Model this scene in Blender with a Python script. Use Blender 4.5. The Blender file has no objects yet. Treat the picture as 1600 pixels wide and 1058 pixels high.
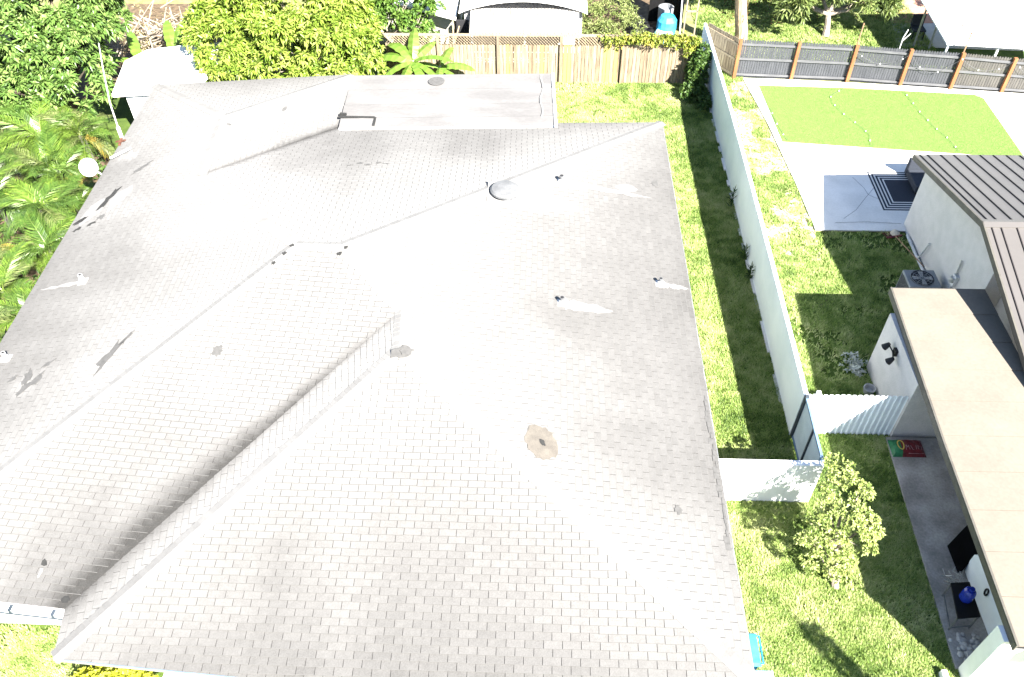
import bpy, math, random
import numpy as np
from mathutils import Vector, Matrix

random.seed(7)
rng = np.random.default_rng(11)
S = bpy.context.scene
COL = S.collection

# ------------------------------------------------------------------ camera, sky, sun, exposure
def cam_rot(pitch, yaw, roll):
    cp, sp = math.cos(pitch), math.sin(pitch)
    B = np.array([[1, 0, 0], [0, -sp, -cp], [0, cp, -sp]])
    c, s = math.cos(yaw), math.sin(yaw)
    Y = np.array([[c, -s, 0], [s, c, 0], [0, 0, 1]])
    c, s = math.cos(roll), math.sin(roll)
    R = np.array([[c, -s, 0], [s, c, 0], [0, 0, 1]])
    return R @ B @ Y
CAM_H = 18.4
CM = cam_rot(math.radians(46.4), math.radians(-2.65), math.radians(-0.9))
cd = bpy.data.cameras.new('camera'); cam = bpy.data.objects.new('camera', cd); COL.objects.link(cam)
cd.sensor_width = 36.0; cd.sensor_fit = 'HORIZONTAL'; cd.lens = 1306 / 1600 * 36
cd.clip_start = 0.1; cd.clip_end = 2000
rw = CM.T @ np.diag([1, -1, -1])
cam.matrix_world = Matrix.Translation((0, 0, CAM_H)) @ Matrix([list(r) for r in rw]).to_4x4()
S.camera = cam
def cam_px(p):
    q = CM @ (np.array(p, float) - [0, 0, CAM_H])
    return 800 + 1306 * q[0] / q[2], 529 + 1306 * q[1] / q[2]

SUN = Vector((0.70, -0.95, 1.0)).normalized()
elev = math.asin(SUN.z); azim = math.atan2(SUN.x, SUN.y)
w = bpy.data.worlds.new("World"); S.world = w; w.use_nodes = True
nt = w.node_tree
sky = nt.nodes.new('ShaderNodeTexSky'); sky.sky_type = 'NISHITA'; sky.sun_disc = False
sky.sun_elevation = elev; sky.sun_rotation = azim; sky.air_density = 1.0; sky.dust_density = 0.6
bg = nt.nodes['Background']; bg.inputs['Strength'].default_value = 0.05
nt.links.new(sky.outputs['Color'], bg.inputs['Color'])
sl = bpy.data.lights.new('sun', 'SUN'); sun = bpy.data.objects.new('sun', sl); COL.objects.link(sun)
sl.energy = 5.0; sl.angle = math.radians(0.5); sl.color = (1.0, 0.955, 0.88)
sun.rotation_euler = SUN.to_track_quat('Z', 'Y').to_euler(); sun.location = (30, -40, 50)
S.view_settings.view_transform = 'Standard'; S.view_settings.look = 'None'
S.view_settings.gamma = 1.0; S.view_settings.use_curve_mapping = False
S.view_settings.exposure = 2.76
S.render.engine = 'CYCLES'

# ------------------------------------------------------------------ noise for wear maps
def _hash(i, j, s):
    n = (i * 374761393 + j * 668265263 + s * 974634777) & 0xffffffff
    n = ((n ^ (n >> 13)) * 1274126177) & 0xffffffff
    return ((n ^ (n >> 16)) & 0xffff) / 65535.0
def vnoise(x, y, s=0):
    x = np.asarray(x, float); y = np.asarray(y, float)
    i = np.floor(x).astype(np.int64); j = np.floor(y).astype(np.int64)
    fx, fy = x - i, y - j
    fx = fx * fx * (3 - 2 * fx); fy = fy * fy * (3 - 2 * fy)
    a = _hash(i, j, s) * (1 - fx) + _hash(i + 1, j, s) * fx
    b = _hash(i, j + 1, s) * (1 - fx) + _hash(i + 1, j + 1, s) * fx
    return a * (1 - fy) + b * fy
def fbm(x, y, s=0, o=4):
    t = 0; a = .5
    for k in range(o):
        t = t + a * vnoise(np.asarray(x) * 2 ** k, np.asarray(y) * 2 ** k, s + k * 17); a *= .5
    return t / (1 - .5 ** o)
def sstep(a, b, x):
    t = np.clip((np.asarray(x) - a) / (b - a), 0, 1); return t * t * (3 - 2 * t)

# ------------------------------------------------------------------ materials
def newmat(name):
    m = bpy.data.materials.new(name); m.use_nodes = True
    return m, m.node_tree, m.node_tree.nodes['Principled BSDF']
def node(nt, t, **kw):
    n = nt.nodes.new(t)
    for k, v in kw.items(): setattr(n, k, v)
    return n
def mat(name, c1, c2=None, scale=6.0, rough=.85, bump=0.0, metal=0.0, fine=0.12, stretch=(1, 1, 1), spec=.3, contrast=(.35, .65), coords='pos'):
    m, nt, p = newmat(name); L = nt.links.new
    p.inputs['Roughness'].default_value = rough; p.inputs['Metallic'].default_value = metal
    p.inputs['Specular IOR Level'].default_value = spec
    if coords == 'pos': src = node(nt, 'ShaderNodeNewGeometry').outputs['Position']
    else: src = node(nt, 'ShaderNodeTexCoord').outputs['Object']
    mp = node(nt, 'ShaderNodeMapping'); mp.inputs['Scale'].default_value = stretch; L(src, mp.inputs['Vector'])
    n1 = node(nt, 'ShaderNodeTexNoise'); n1.inputs['Scale'].default_value = scale; n1.inputs['Detail'].default_value = 5
    L(mp.outputs[0], n1.inputs['Vector'])
    cr = node(nt, 'ShaderNodeValToRGB'); c2 = c2 or tuple(c * .75 for c in c1)
    cr.color_ramp.elements[0].position = contrast[0]; cr.color_ramp.elements[1].position = contrast[1]
    cr.color_ramp.elements[0].color = (*c2, 1); cr.color_ramp.elements[1].color = (*c1, 1)
    L(n1.outputs['Fac'], cr.inputs[0])
    n2 = node(nt, 'ShaderNodeTexNoise'); n2.inputs['Scale'].default_value = scale * 14; n2.inputs['Detail'].default_value = 3
    L(mp.outputs[0], n2.inputs['Vector'])
    mx = node(nt, 'ShaderNodeMix', data_type='RGBA', blend_type='OVERLAY'); mx.inputs[0].default_value = fine * 3
    L(cr.outputs[0], mx.inputs[6]); L(n2.outputs['Fac'], mx.inputs[7])
    L(mx.outputs[2], p.inputs['Base Color'])
    if bump:
        b = node(nt, 'ShaderNodeBump'); b.inputs['Strength'].default_value = bump; b.inputs['Distance'].default_value = .02
        L(n2.outputs['Fac'], b.inputs['Height']); L(b.outputs[0], p.inputs['Normal'])
    return m
def leafmat(name, dark, mid, light, trans=.25, rough=.5):
    m, nt, p = newmat(name); L = nt.links.new
    a = node(nt, 'ShaderNodeAttribute', attribute_name='tone')
    cr = node(nt, 'ShaderNodeValToRGB'); e = cr.color_ramp.elements
    e[0].position = 0; e[0].color = (*dark, 1); e[1].position = 1; e[1].color = (*light, 1)
    k = e.new(.5); k.color = (*mid, 1)
    L(a.outputs['Fac'], cr.inputs[0]); L(cr.outputs[0], p.inputs['Base Color'])
    p.inputs['Roughness'].default_value = rough; p.inputs['Specular IOR Level'].default_value = .35
    t = node(nt, 'ShaderNodeBsdfTranslucent'); L(cr.outputs[0], t.inputs['Color'])
    mx = node(nt, 'ShaderNodeMixShader'); mx.inputs[0].default_value = trans
    L(p.outputs[0], mx.inputs[1]); L(t.outputs[0], mx.inputs[2])
    L(mx.outputs[0], nt.nodes['Material Output'].inputs['Surface'])
    return m
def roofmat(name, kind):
    """weathered grey asphalt shingle; tone comes per vertex ('tone') or per object (colour)"""
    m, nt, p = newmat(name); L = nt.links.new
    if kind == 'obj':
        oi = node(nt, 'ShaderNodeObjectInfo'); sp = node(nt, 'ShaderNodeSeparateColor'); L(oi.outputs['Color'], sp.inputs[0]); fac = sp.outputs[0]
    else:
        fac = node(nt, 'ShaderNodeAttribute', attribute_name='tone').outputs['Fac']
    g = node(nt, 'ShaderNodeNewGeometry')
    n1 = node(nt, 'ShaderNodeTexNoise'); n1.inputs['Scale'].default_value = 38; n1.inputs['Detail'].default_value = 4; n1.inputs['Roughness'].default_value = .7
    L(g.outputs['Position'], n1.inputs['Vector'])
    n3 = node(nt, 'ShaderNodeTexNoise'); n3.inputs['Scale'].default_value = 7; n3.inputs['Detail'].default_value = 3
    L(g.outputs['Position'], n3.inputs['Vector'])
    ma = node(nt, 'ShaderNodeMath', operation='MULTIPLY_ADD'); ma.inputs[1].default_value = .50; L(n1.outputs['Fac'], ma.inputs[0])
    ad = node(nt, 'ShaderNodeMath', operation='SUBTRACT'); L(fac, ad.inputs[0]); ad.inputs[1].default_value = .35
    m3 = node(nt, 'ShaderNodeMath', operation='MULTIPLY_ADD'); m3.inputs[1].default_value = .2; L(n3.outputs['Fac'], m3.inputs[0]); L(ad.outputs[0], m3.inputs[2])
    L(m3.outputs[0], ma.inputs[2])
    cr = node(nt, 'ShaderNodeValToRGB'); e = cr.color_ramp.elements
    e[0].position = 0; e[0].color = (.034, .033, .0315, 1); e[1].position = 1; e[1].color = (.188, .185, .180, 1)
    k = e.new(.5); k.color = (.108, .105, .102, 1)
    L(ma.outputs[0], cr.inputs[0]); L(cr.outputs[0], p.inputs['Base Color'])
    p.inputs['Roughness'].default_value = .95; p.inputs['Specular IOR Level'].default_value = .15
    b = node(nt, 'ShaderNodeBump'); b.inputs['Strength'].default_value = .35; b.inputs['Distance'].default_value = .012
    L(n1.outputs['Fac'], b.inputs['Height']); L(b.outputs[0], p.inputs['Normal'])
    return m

MAT = {}
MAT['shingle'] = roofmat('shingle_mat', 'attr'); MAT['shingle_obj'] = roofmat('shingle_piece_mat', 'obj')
MAT['deck'] = mat('felt', (.066, .064, .062), rough=.95)
MAT['tab_edge'] = mat('tab_shadow_line', (.108, .106, .102), (.094, .092, .089), scale=9, rough=.95)  # shadow line between courses, painted as a strip on each tab lip
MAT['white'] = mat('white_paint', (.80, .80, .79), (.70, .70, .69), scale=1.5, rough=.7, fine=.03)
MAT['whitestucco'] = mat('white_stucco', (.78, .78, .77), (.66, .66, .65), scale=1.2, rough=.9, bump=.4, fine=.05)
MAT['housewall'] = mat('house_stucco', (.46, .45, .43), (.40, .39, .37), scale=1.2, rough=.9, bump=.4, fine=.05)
MAT['bluewhite'] = mat('blue_white_paint', (.77, .825, .865), (.68, .745, .79), scale=.9, rough=.75, fine=.04)
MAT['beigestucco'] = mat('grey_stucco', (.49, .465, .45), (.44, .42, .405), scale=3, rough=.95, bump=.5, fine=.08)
MAT['greywall'] = mat('grey_wall', (.42, .41, .40), (.36, .35, .35), scale=2, rough=.95, fine=.05)
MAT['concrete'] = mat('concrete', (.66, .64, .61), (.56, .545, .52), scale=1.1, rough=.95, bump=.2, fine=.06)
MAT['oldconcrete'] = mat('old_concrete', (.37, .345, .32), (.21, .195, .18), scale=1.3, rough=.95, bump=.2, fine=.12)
MAT['patch_dark'] = mat('bare_felt', (.026, .026, .025), (.018, .018, .018), scale=12, rough=.95)
MAT['patch_grey'] = mat('bare_mat_grey', (.085, .083, .081), (.066, .065, .063), scale=10, rough=.95)
MAT['patch_light'] = mat('bare_light', (.185, .18, .175), (.15, .147, .143), scale=9, rough=.9)
MAT['streak'] = mat('bleached_streak', (.20, .197, .192), (.165, .162, .158), scale=8, rough=.95)
MAT['patch_tan'] = mat('tar_tan', (.118, .106, .090), (.085, .076, .066), scale=4, rough=.95, bump=.4)
MAT['metal'] = mat('galvanised', (.5, .5, .5), (.35, .35, .35), scale=5, rough=.45, metal=.6)
MAT['pipe'] = mat('pale_pipe', (.55, .55, .54), (.4, .4, .4), scale=9, rough=.6)
MAT['ventgrey'] = mat('dull_vent_metal', (.13, .132, .135), (.10, .102, .105), scale=5, rough=.6, spec=.2)
MAT['lead'] = mat('lead_pipe', (.13, .135, .14), (.08, .08, .085), scale=9, rough=.6)
MAT['black'] = mat('black_plastic', (.007, .007, .0075), (.005, .005, .005), scale=9, rough=.5)
MAT['dark'] = mat('dark_void', (.02, .02, .022), rough=.95)
MAT['orange'] = mat('cedar_post', (.23, .095, .038), (.16, .065, .026), scale=3, stretch=(4, 4, .5), rough=.8, fine=.15)
MAT['brownpole'] = mat('brown_pole', (.27, .17, .10), (.18, .11, .07), scale=5, rough=.85)
MAT['greyfence'] = mat('grey_stain', (.058, .061, .068), (.040, .043, .049), scale=2.5, stretch=(6, 6, .7), rough=.85, fine=.15)
MAT['greyfence2'] = mat('weathered_grey_stain', (.082, .078, .070), (.055, .053, .050), scale=2.5, stretch=(6, 6, .7), rough=.85, fine=.15)
MAT['greyrail'] = mat('grey_rail', (.105, .107, .112), (.075, .077, .082), scale=3, stretch=(.6, 4, 4), rough=.85, fine=.12)
MAT['deckgrey'] = mat('membrane_grey', (.155, .150, .147), (.118, .114, .112), scale=.8, stretch=(.6, 1.5, 1), rough=.85, fine=.06)
MAT['tan'] = mat('tan_membrane', (.152, .133, .109), (.134, .117, .096), scale=1.0, rough=.9, fine=.05)
MAT['olive'] = mat('olive_fascia', (.085, .08, .068), (.065, .06, .052), scale=4, rough=.7)
MAT['cream'] = mat('cream_trim', (.55, .51, .42), (.46, .43, .36), scale=4, rough=.7)
MAT['metalroof'] = mat('brown_metal', (.088, .081, .077), (.080, .074, .070), scale=.7, rough=.42, spec=.5, fine=.02)
MAT['metalseam'] = mat('brown_metal_seam', (.036, .031, .030), (.031, .027, .026), scale=3, rough=.45)
MAT['corr'] = mat('white_metal', (.74, .77, .79), (.66, .69, .72), scale=2, rough=.5, fine=.03)
MAT['corr_old'] = mat('old_white_metal', (.40, .385, .36), (.26, .235, .20), scale=3, stretch=(3, .6, 1), rough=.6, fine=.05)
MAT['gate'] = mat('gate_paint', (.52, .60, .68), (.44, .52, .60), scale=3, rough=.5)
MAT['gateframe'] = mat('gate_frame_blue', (.14, .22, .32), (.10, .16, .25), scale=3, rough=.5)
MAT['gatepost'] = mat('gate_post_dark', (.045, .055, .07), (.03, .04, .05), scale=3, rough=.5)
MAT['board_a'] = mat('weathered_board', (.235, .18, .118), (.115, .088, .06), scale=3, stretch=(7, 7, .5), rough=.9, fine=.2)
MAT['board_b'] = mat('bleached_board', (.29, .235, .16), (.155, .122, .086), scale=3, stretch=(7, 7, .5), rough=.9, fine=.2)
MAT['board_c'] = mat('yellow_board', (.33, .31, .075), (.27, .24, .08), scale=3, stretch=(7, 7, .5), rough=.9, fine=.12)
MAT['board_d'] = mat('dark_board', (.19, .145, .10), (.12, .095, .07), scale=3, stretch=(7, 7, .5), rough=.9, fine=.2)
MAT['soil'] = mat('soil', (.20, .19, .085), (.12, .135, .045), scale=2.2, rough=1, bump=.4, fine=.2)
MAT['grass_ground'] = mat('thatch', (.06, .095, .014), (.03, .055, .007), scale=1.8, rough=1, bump=.5, fine=.25)
MAT['turf'] = mat('turf_pile', (.115, .197, .040), (.105, .18, .036), scale=2.0, rough=.95, bump=.6, fine=.2)
MAT['sand'] = mat('dry_sand', (.36, .32, .23), (.17, .18, .06), scale=1.1, rough=1, fine=.12, contrast=(.4, .55))
MAT['mulch'] = mat('red_mulch', (.20, .065, .04), (.12, .045, .03), scale=8, rough=1, fine=.3)
MAT['dirt'] = mat('brown_dirt', (.12, .085, .05), (.05, .036, .022), scale=5, rough=1, fine=.3)
MAT['bark'] = mat('pale_bark', (.30, .26, .21), (.18, .15, .12), scale=9, stretch=(1, 1, .4), rough=1, bump=.5, fine=.2)
MAT['bark_d'] = mat('dark_bark', (.12, .095, .07), (.07, .055, .04), scale=9, rough=1, bump=.5)
MAT['thatchbark'] = mat('dry_frond_bark', (.40, .31, .19), (.20, .14, .085), scale=9, stretch=(3, 3, .4), rough=1, fine=.25)
MAT['blue'] = mat('bright_blue_plastic', (.02, .26, .55), (.018, .21, .46), scale=2, rough=.45)
MAT['lightblue'] = mat('light_blue_plastic', (.30, .58, .66), (.26, .50, .58), scale=2, rough=.5)
MAT['skyblue'] = mat('sky_blue_plastic', (.03, .30, .52), (.05, .36, .58), scale=6, rough=.45)
MAT['jug'] = mat('cobalt_plastic', (.012, .03, .30), (.01, .025, .22), scale=5, rough=.25, spec=.5)
MAT['red'] = mat('red_bag', (.15, .012, .016), (.075, .008, .012), scale=14, rough=.4)
MAT['green'] = mat('green_bag', (.02, .14, .055), (.015, .10, .04), scale=14, rough=.4)
MAT['yellow'] = mat('yellow_print', (.60, .45, .10), (.5, .36, .08), scale=14, rough=.5)
MAT['printpink'] = mat('faded_print', (.34, .22, .22), (.28, .17, .17), scale=20, rough=.5)
MAT['navy'] = mat('navy_weave', (.028, .033, .045), (.02, .024, .033), scale=30, rough=.9)
MAT['whiteweave'] = mat('white_weave', (.55, .55, .54), (.48, .48, .47), scale=30, rough=.9)
MAT['acgrey'] = mat('ac_grey', (.20, .21, .22), (.16, .17, .18), scale=4, rough=.5)
MAT['terracotta'] = mat('terracotta', (.13, .05, .028), (.08, .032, .02), scale=6, rough=.85)
MAT['stone'] = mat('pale_stone', (.50, .44, .35), (.34, .30, .24), scale=6, rough=.95, bump=.4)
MAT['board_black'] = mat('board_black', (.004, .004, .0045), (.003, .003, .003), rough=.95, spec=.02)
MAT['dish'] = mat('dish_white', (.80, .80, .79), (.74, .74, .73), scale=3, rough=.4)
MAT['bulb'] = mat('bulb_white', (.8, .8, .76), rough=.3)
MAT['coral'] = mat('salmon_tile', (.42, .22, .15), (.33, .16, .11), scale=5, rough=.9)
LEAF = {
 'dark': leafmat('leaf_dark', (.028, .06, .015), (.085, .155, .032), (.19, .26, .08), rough=.34, trans=.18),
 'yellow': leafmat('leaf_yellow', (.055, .105, .012), (.165, .25, .030), (.32, .38, .085), rough=.4, trans=.34),
 'mid': leafmat('leaf_mid', (.03, .07, .012), (.075, .15, .022), (.15, .24, .045)),
 'olive': leafmat('leaf_olive', (.05, .08, .02), (.115, .155, .04), (.22, .25, .09)),
 'palm': leafmat('leaf_palm', (.020, .05, .009), (.058, .115, .018), (.17, .23, .055), rough=.35, trans=.2),
 'palm_l': leafmat('leaf_palm_light', (.04, .085, .012), (.11, .185, .024), (.24, .30, .06), rough=.35, trans=.25),
 'palm_o': leafmat('leaf_palm_olive', (.05, .065, .02), (.12, .15, .05), (.24, .25, .10), rough=.4, trans=.2),
 'palm_y': leafmat('leaf_palm_yellow', (.14, .13, .02), (.26, .20, .035), (.36, .26, .06), rough=.5),
 'banana': leafmat('leaf_banana', (.05, .11, .014), (.10, .18, .025), (.19, .26, .06), trans=.25, rough=.4),
 'grass': leafmat('blade', (.04, .085, .010), (.205, .295, .060), (.46, .48, .22), trans=.2, rough=.6),
 'vine': leafmat('leaf_vine', (.09, .13, .02), (.17, .22, .03), (.33, .30, .06)),
 'small': leafmat('leaf_small', (.08, .13, .02), (.22, .28, .07), (.40, .44, .17)),
 'lime': leafmat('leaf_lime', (.16, .20, .015), (.30, .33, .02), (.44, .43, .05)),
 'weed': leafmat('leaf_weed', (.02, .05, .01), (.05, .10, .02), (.10, .15, .03)),
}

# ------------------------------------------------------------------ object helpers
def link(o, parent=None):
    COL.objects.link(o)
    if parent is not None: o.parent = parent
    return o
def tag(o, label=None, cat=None, group=None, kind=None):
    if label: o['label'] = label
    if cat: o['category'] = cat
    if group: o['group'] = group
    if kind: o['kind'] = kind
    return o
def thing(name, label, cat, loc=(0, 0, 0), group=None):
    o = bpy.data.objects.new(name, None); o.location = loc; o.empty_display_size = .2
    link(o); return tag(o, label, cat, group)
class MB:
    def __init__(s): s.v = []; s.f = []; s.mi = []; s.cur = 0
    def quad(s, *p):
        n = len(s.v); s.v += [tuple(q) for q in p]; s.f.append(tuple(range(n, n + len(p)))); s.mi.append(s.cur); return s
    def hexa(s, b, t):
        n = len(s.v); k = len(b); s.v += [tuple(q) for q in b] + [tuple(q) for q in t]
        fs = [tuple(n + i for i in reversed(range(k))), tuple(n + k + i for i in range(k))]
        for i in range(k):
            j = (i + 1) % k; fs.append((n + i, n + j, n + k + j, n + k + i))
        s.f += fs; s.mi += [s.cur] * len(fs); return s
    def box(s, x0, x1, y0, y1, z0, z1):
        return s.hexa([(x0, y0, z0), (x1, y0, z0), (x1, y1, z0), (x0, y1, z0)], [(x0, y0, z1), (x1, y0, z1), (x1, y1, z1), (x0, y1, z1)])
    def bar(s, a, b, w, h, up=(0, 0, 1)):
        """box from a to b with width w (sideways) and height h (along up), centred"""
        a, b = Vector(a), Vector(b); d = (b - a).normalized(); up = Vector(up)
        sd = d.cross(up)
        if sd.length < 1e-4: sd = d.cross(Vector((1, 0, 0)))
        sd.normalize(); u = sd.cross(d).normalized(); sd *= w / 2; u *= h / 2
        return s.hexa([a - sd - u, a + sd - u, b + sd - u, b - sd - u], [a - sd + u, a + sd + u, b + sd + u, b - sd + u])
    def tube(s, pts, r, n=8, cap=True):
        pts = [Vector(p) for p in pts]; r = r if hasattr(r, '__len__') else [r] * len(pts); b0 = len(s.v)
        for i, p in enumerate(pts):
            d = (pts[min(i + 1, len(pts) - 1)] - pts[max(i - 1, 0)]).normalized()
            x = d.cross(Vector((0, 0, 1)));
            if x.length < 1e-3: x = d.cross(Vector((0, 1, 0)))
            x.normalize(); y = d.cross(x)
            for k in range(n):
                a = 2 * math.pi * k / n; s.v.append(tuple(p + x * math.cos(a) * r[i] + y * math.sin(a) * r[i]))
        for i in range(len(pts) - 1):
            for k in range(n):
                k2 = (k + 1) % n; s.f.append((b0 + i * n + k, b0 + i * n + k2, b0 + (i + 1) * n + k2, b0 + (i + 1) * n + k)); s.mi.append(s.cur)
        if cap:
            s.f.append(tuple(b0 + k for k in reversed(range(n)))); s.mi.append(s.cur)
            e = b0 + (len(pts) - 1) * n; s.f.append(tuple(e + k for k in range(n))); s.mi.append(s.cur)
        return s
    def lathe(s, c, prof, n=24):
        """prof: list of (r, z) ; c centre"""
        b0 = len(s.v)
        for r, z in prof:
            for k in range(n):
                a = 2 * math.pi * k / n; s.v.append((c[0] + r * math.cos(a), c[1] + r * math.sin(a), c[2] + z))
        for i in range(len(prof) - 1):
            for k in range(n):
                k2 = (k + 1) % n; s.f.append((b0 + i * n + k, b0 + i * n + k2, b0 + (i + 1) * n + k2, b0 + (i + 1) * n + k)); s.mi.append(s.cur)
        e = b0 + (len(prof) - 1) * n; s.f.append(tuple(e + k for k in range(n))); s.mi.append(s.cur)
        s.f.append(tuple(b0 + k for k in reversed(range(n)))); s.mi.append(s.cur)
        return s
    def mesh(s, name, mats):
        me = bpy.data.meshes.new(name); me.from_pydata(s.v, [], s.f)
        for m in (mats if isinstance(mats, (list, tuple)) else [mats]): me.materials.append(m)
        if any(s.mi): me.polygons.foreach_set('material_index', s.mi)
        me.update(); return me
    def build(s, name, mats, parent=None, smooth=False, bevel=0):
        me = s.mesh(name, mats)
        if smooth: me.polygons.foreach_set('use_smooth', [True] * len(me.polygons))
        o = bpy.data.objects.new(name, me); link(o, parent)
        if parent is not None and parent.type == 'EMPTY' and parent.location.length > 0:
            o.matrix_parent_inverse = Matrix.Translation(-parent.location)
        if bevel:
            b = o.modifiers.new('bevel', 'BEVEL'); b.width = bevel; b.segments = 2; b.limit_method = 'ANGLE'
        return o
def npmesh(name, V, F, material, tone=None, parent=None):
    """V (n,3), F (m,k) arrays -> object; tone per face or per vertex"""
    me = bpy.data.meshes.new(name); k = F.shape[1]
    me.vertices.add(len(V)); me.vertices.foreach_set('co', V.astype(np.float32).ravel())
    me.loops.add(F.size); me.loops.foreach_set('vertex_index', F.astype(np.int32).ravel())
    me.polygons.add(len(F)); me.polygons.foreach_set('loop_start', np.arange(len(F), dtype=np.int32) * k)
    me.polygons.foreach_set('loop_total', np.full(len(F), k, dtype=np.int32))
    if tone is not None:
        dom = 'FACE' if len(tone) == len(F) else 'POINT'
        a = me.attributes.new('tone', 'FLOAT', dom); a.data.foreach_set('value', np.clip(tone, 0, 1).astype(np.float32))
    me.materials.append(material); me.update(calc_edges=True); me.validate()
    o = bpy.data.objects.new(name, me); link(o, parent); return o
def unit(v): return v / np.maximum(np.linalg.norm(v, axis=-1, keepdims=True), 1e-9)
def whorls(P, N, k, L, W, spread=1.0, droop=.35, tone_mu=.5, tone_sd=.18, jit=.25):
    """leaf rosettes at P pointing along N: arrays V, F(tri), tone"""
    n = len(P); N = unit(N)
    ref = np.where(np.abs(N[:, 2:3]) < .9, np.array([[0, 0, 1.]]), np.array([[1., 0, 0]]))
    X = unit(np.cross(N, ref)); Y = np.cross(N, X)
    ph = rng.uniform(0, 6.28, (n, 1)) + np.arange(k)[None] * (2 * math.pi / k) + rng.normal(0, .25, (n, k))
    tilt = rng.uniform(.15, 1.0, (n, k)) * spread
    D = (X[:, None] * np.cos(ph)[..., None] + Y[:, None] * np.sin(ph)[..., None]) * np.sin(tilt * 1.5)[..., None] + N[:, None] * np.cos(tilt * 1.5)[..., None]
    D[..., 2] -= droop * rng.uniform(.3, 1.2, (n, k)); D = unit(D)
    ln = L * rng.uniform(1 - jit * 1.4, 1 + jit, (n, k))[..., None]; wd = W * rng.uniform(.8, 1.2, (n, k))[..., None]
    up = np.zeros_like(D); up[..., 2] = 1
    Sd = unit(np.cross(D, up + rng.normal(0, .35, D.shape))); Up = np.cross(Sd, D)
    B = P[:, None] + D * ln * .05
    mid = B + D * ln * .48
    Lf = mid + Sd * wd / 2 + Up * wd * .18; Rt = mid - Sd * wd / 2 + Up * wd * .18
    tip = B + D * ln; tip[..., 2] -= (ln[..., 0] * .18)
    V = np.stack([B, Lf, tip, Rt], 2).reshape(-1, 3)
    q = np.arange(n * k)[:, None] * 4
    F = np.concatenate([q + np.array([[0, 1, 2]]), q + np.array([[0, 2, 3]])], 1).reshape(-1, 3)
    tw = rng.normal(tone_mu, tone_sd, (n, 1)) + rng.normal(0, .12, (n, k))
    T = np.repeat(tw.ravel(), 2)
    return V, F, T
def lobes_pts(lobes, n, zmin=-.55, inner=.22):
    c = np.array([l[0] for l in lobes], float); r = np.array([l[1] for l in lobes], float)
    area = (r[:, 0] * r[:, 1] + r[:, 0] * r[:, 2] + r[:, 1] * r[:, 2]); pr = area / area.sum()
    P, N = [], []
    while sum(map(len, P)) < n:
        i = rng.choice(len(lobes), n, p=pr); d = unit(rng.normal(size=(n, 3)))
        keep = d[:, 2] > zmin; i, d = i[keep], d[keep]
        rad = np.where(rng.random(len(i)) < inner, rng.uniform(.45, .85, len(i)), rng.uniform(.84, 1.06, len(i)))
        # lumpy outline
        rad = rad * (.86 + .3 * fbm(d[:, 0] * 2.3 + i * 7.1, d[:, 1] * 2.3 + d[:, 2] * 3.1, 5, 3))
        p = c[i] + d * r[i] * rad[:, None]
        q = (p[:, None] - c[None]) / r[None]; ins = (np.linalg.norm(q, axis=2) < .72).sum(1)
        own = np.linalg.norm((p - c[i]) / r[i], axis=1) < .72
        ok = (ins - own) <= 0
        P.append(p[ok]); N.append(unit(d[ok] / r[i][ok]))
    return np.concatenate(P)[:n], np.concatenate(N)[:n]
def crown(parent, lobes, n, k, L, W, mkey, name='crown', mu=.5, sd=.18, droop=.35, inner=.22, zmin=-.55, clump=None):
    if clump:
        m = max(8, n // clump[0]); C, CN = lobes_pts(lobes, m, zmin, inner * .6); i = rng.integers(0, m, n); d = unit(rng.normal(size=(n, 3)) + CN[i] * .9 + [0, 0, .35])
        rr = clump[1] * rng.uniform(.65, 1.3, (m, 1))[i]; P = C[i] + d * rr * rng.uniform(.75, 1.05, (n, 1)) * [1, 1, .8] - CN[i] * rr * .5; N = d
    else: P, N = lobes_pts(lobes, n, zmin, inner)
    N = N + rng.normal(0, .35, N.shape); N[:, 2] += .25
    V, F, T = whorls(P, N, k, L, W, droop=droop, tone_mu=mu, tone_sd=sd)
    o = npmesh(name, V, F, LEAF[mkey], T, parent)
    if parent is not None and parent.location.length > 0: o.matrix_parent_inverse = Matrix.Translation(-parent.location)
    return o
def grass(name, poly_fn, x0, x1, y0, y1, dens, label, h=(.045, .10), bare=None, mu=.5, seed=0, exclude=None):
    n = int((x1 - x0) * (y1 - y0) * dens * 1.35)
    x = rng.uniform(x0, x1, n); y = rng.uniform(y0, y1, n)
    ok = np.ones(n, bool)
    if poly_fn is not None: ok &= poly_fn(x, y)
    if exclude is not None: ok &= ~exclude(x, y)
    th = fbm(x * .9, y * .9, 31 + seed, 4)
    keep = np.ones(n)
    if bare is not None: keep = bare(x, y, th)
    ok &= rng.random(n) < keep
    x, y, th = x[ok], y[ok], th[ok]; n = len(x)
    k = 4
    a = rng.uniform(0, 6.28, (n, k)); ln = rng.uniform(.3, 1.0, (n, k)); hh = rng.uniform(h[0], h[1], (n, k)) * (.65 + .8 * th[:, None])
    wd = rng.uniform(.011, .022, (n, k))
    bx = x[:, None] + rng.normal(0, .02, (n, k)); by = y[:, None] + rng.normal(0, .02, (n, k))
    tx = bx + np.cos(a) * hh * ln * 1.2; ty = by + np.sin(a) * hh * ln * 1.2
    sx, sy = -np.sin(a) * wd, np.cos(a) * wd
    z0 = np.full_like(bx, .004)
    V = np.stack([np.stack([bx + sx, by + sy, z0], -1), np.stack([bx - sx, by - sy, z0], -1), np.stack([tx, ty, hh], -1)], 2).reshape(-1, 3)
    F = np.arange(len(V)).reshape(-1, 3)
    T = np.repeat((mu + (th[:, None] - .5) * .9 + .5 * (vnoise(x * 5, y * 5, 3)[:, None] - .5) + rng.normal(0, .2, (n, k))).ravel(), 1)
    o = npmesh(name, V, F, LEAF['grass'], T)
    return tag(o, label, 'grass', kind='stuff')

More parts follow.
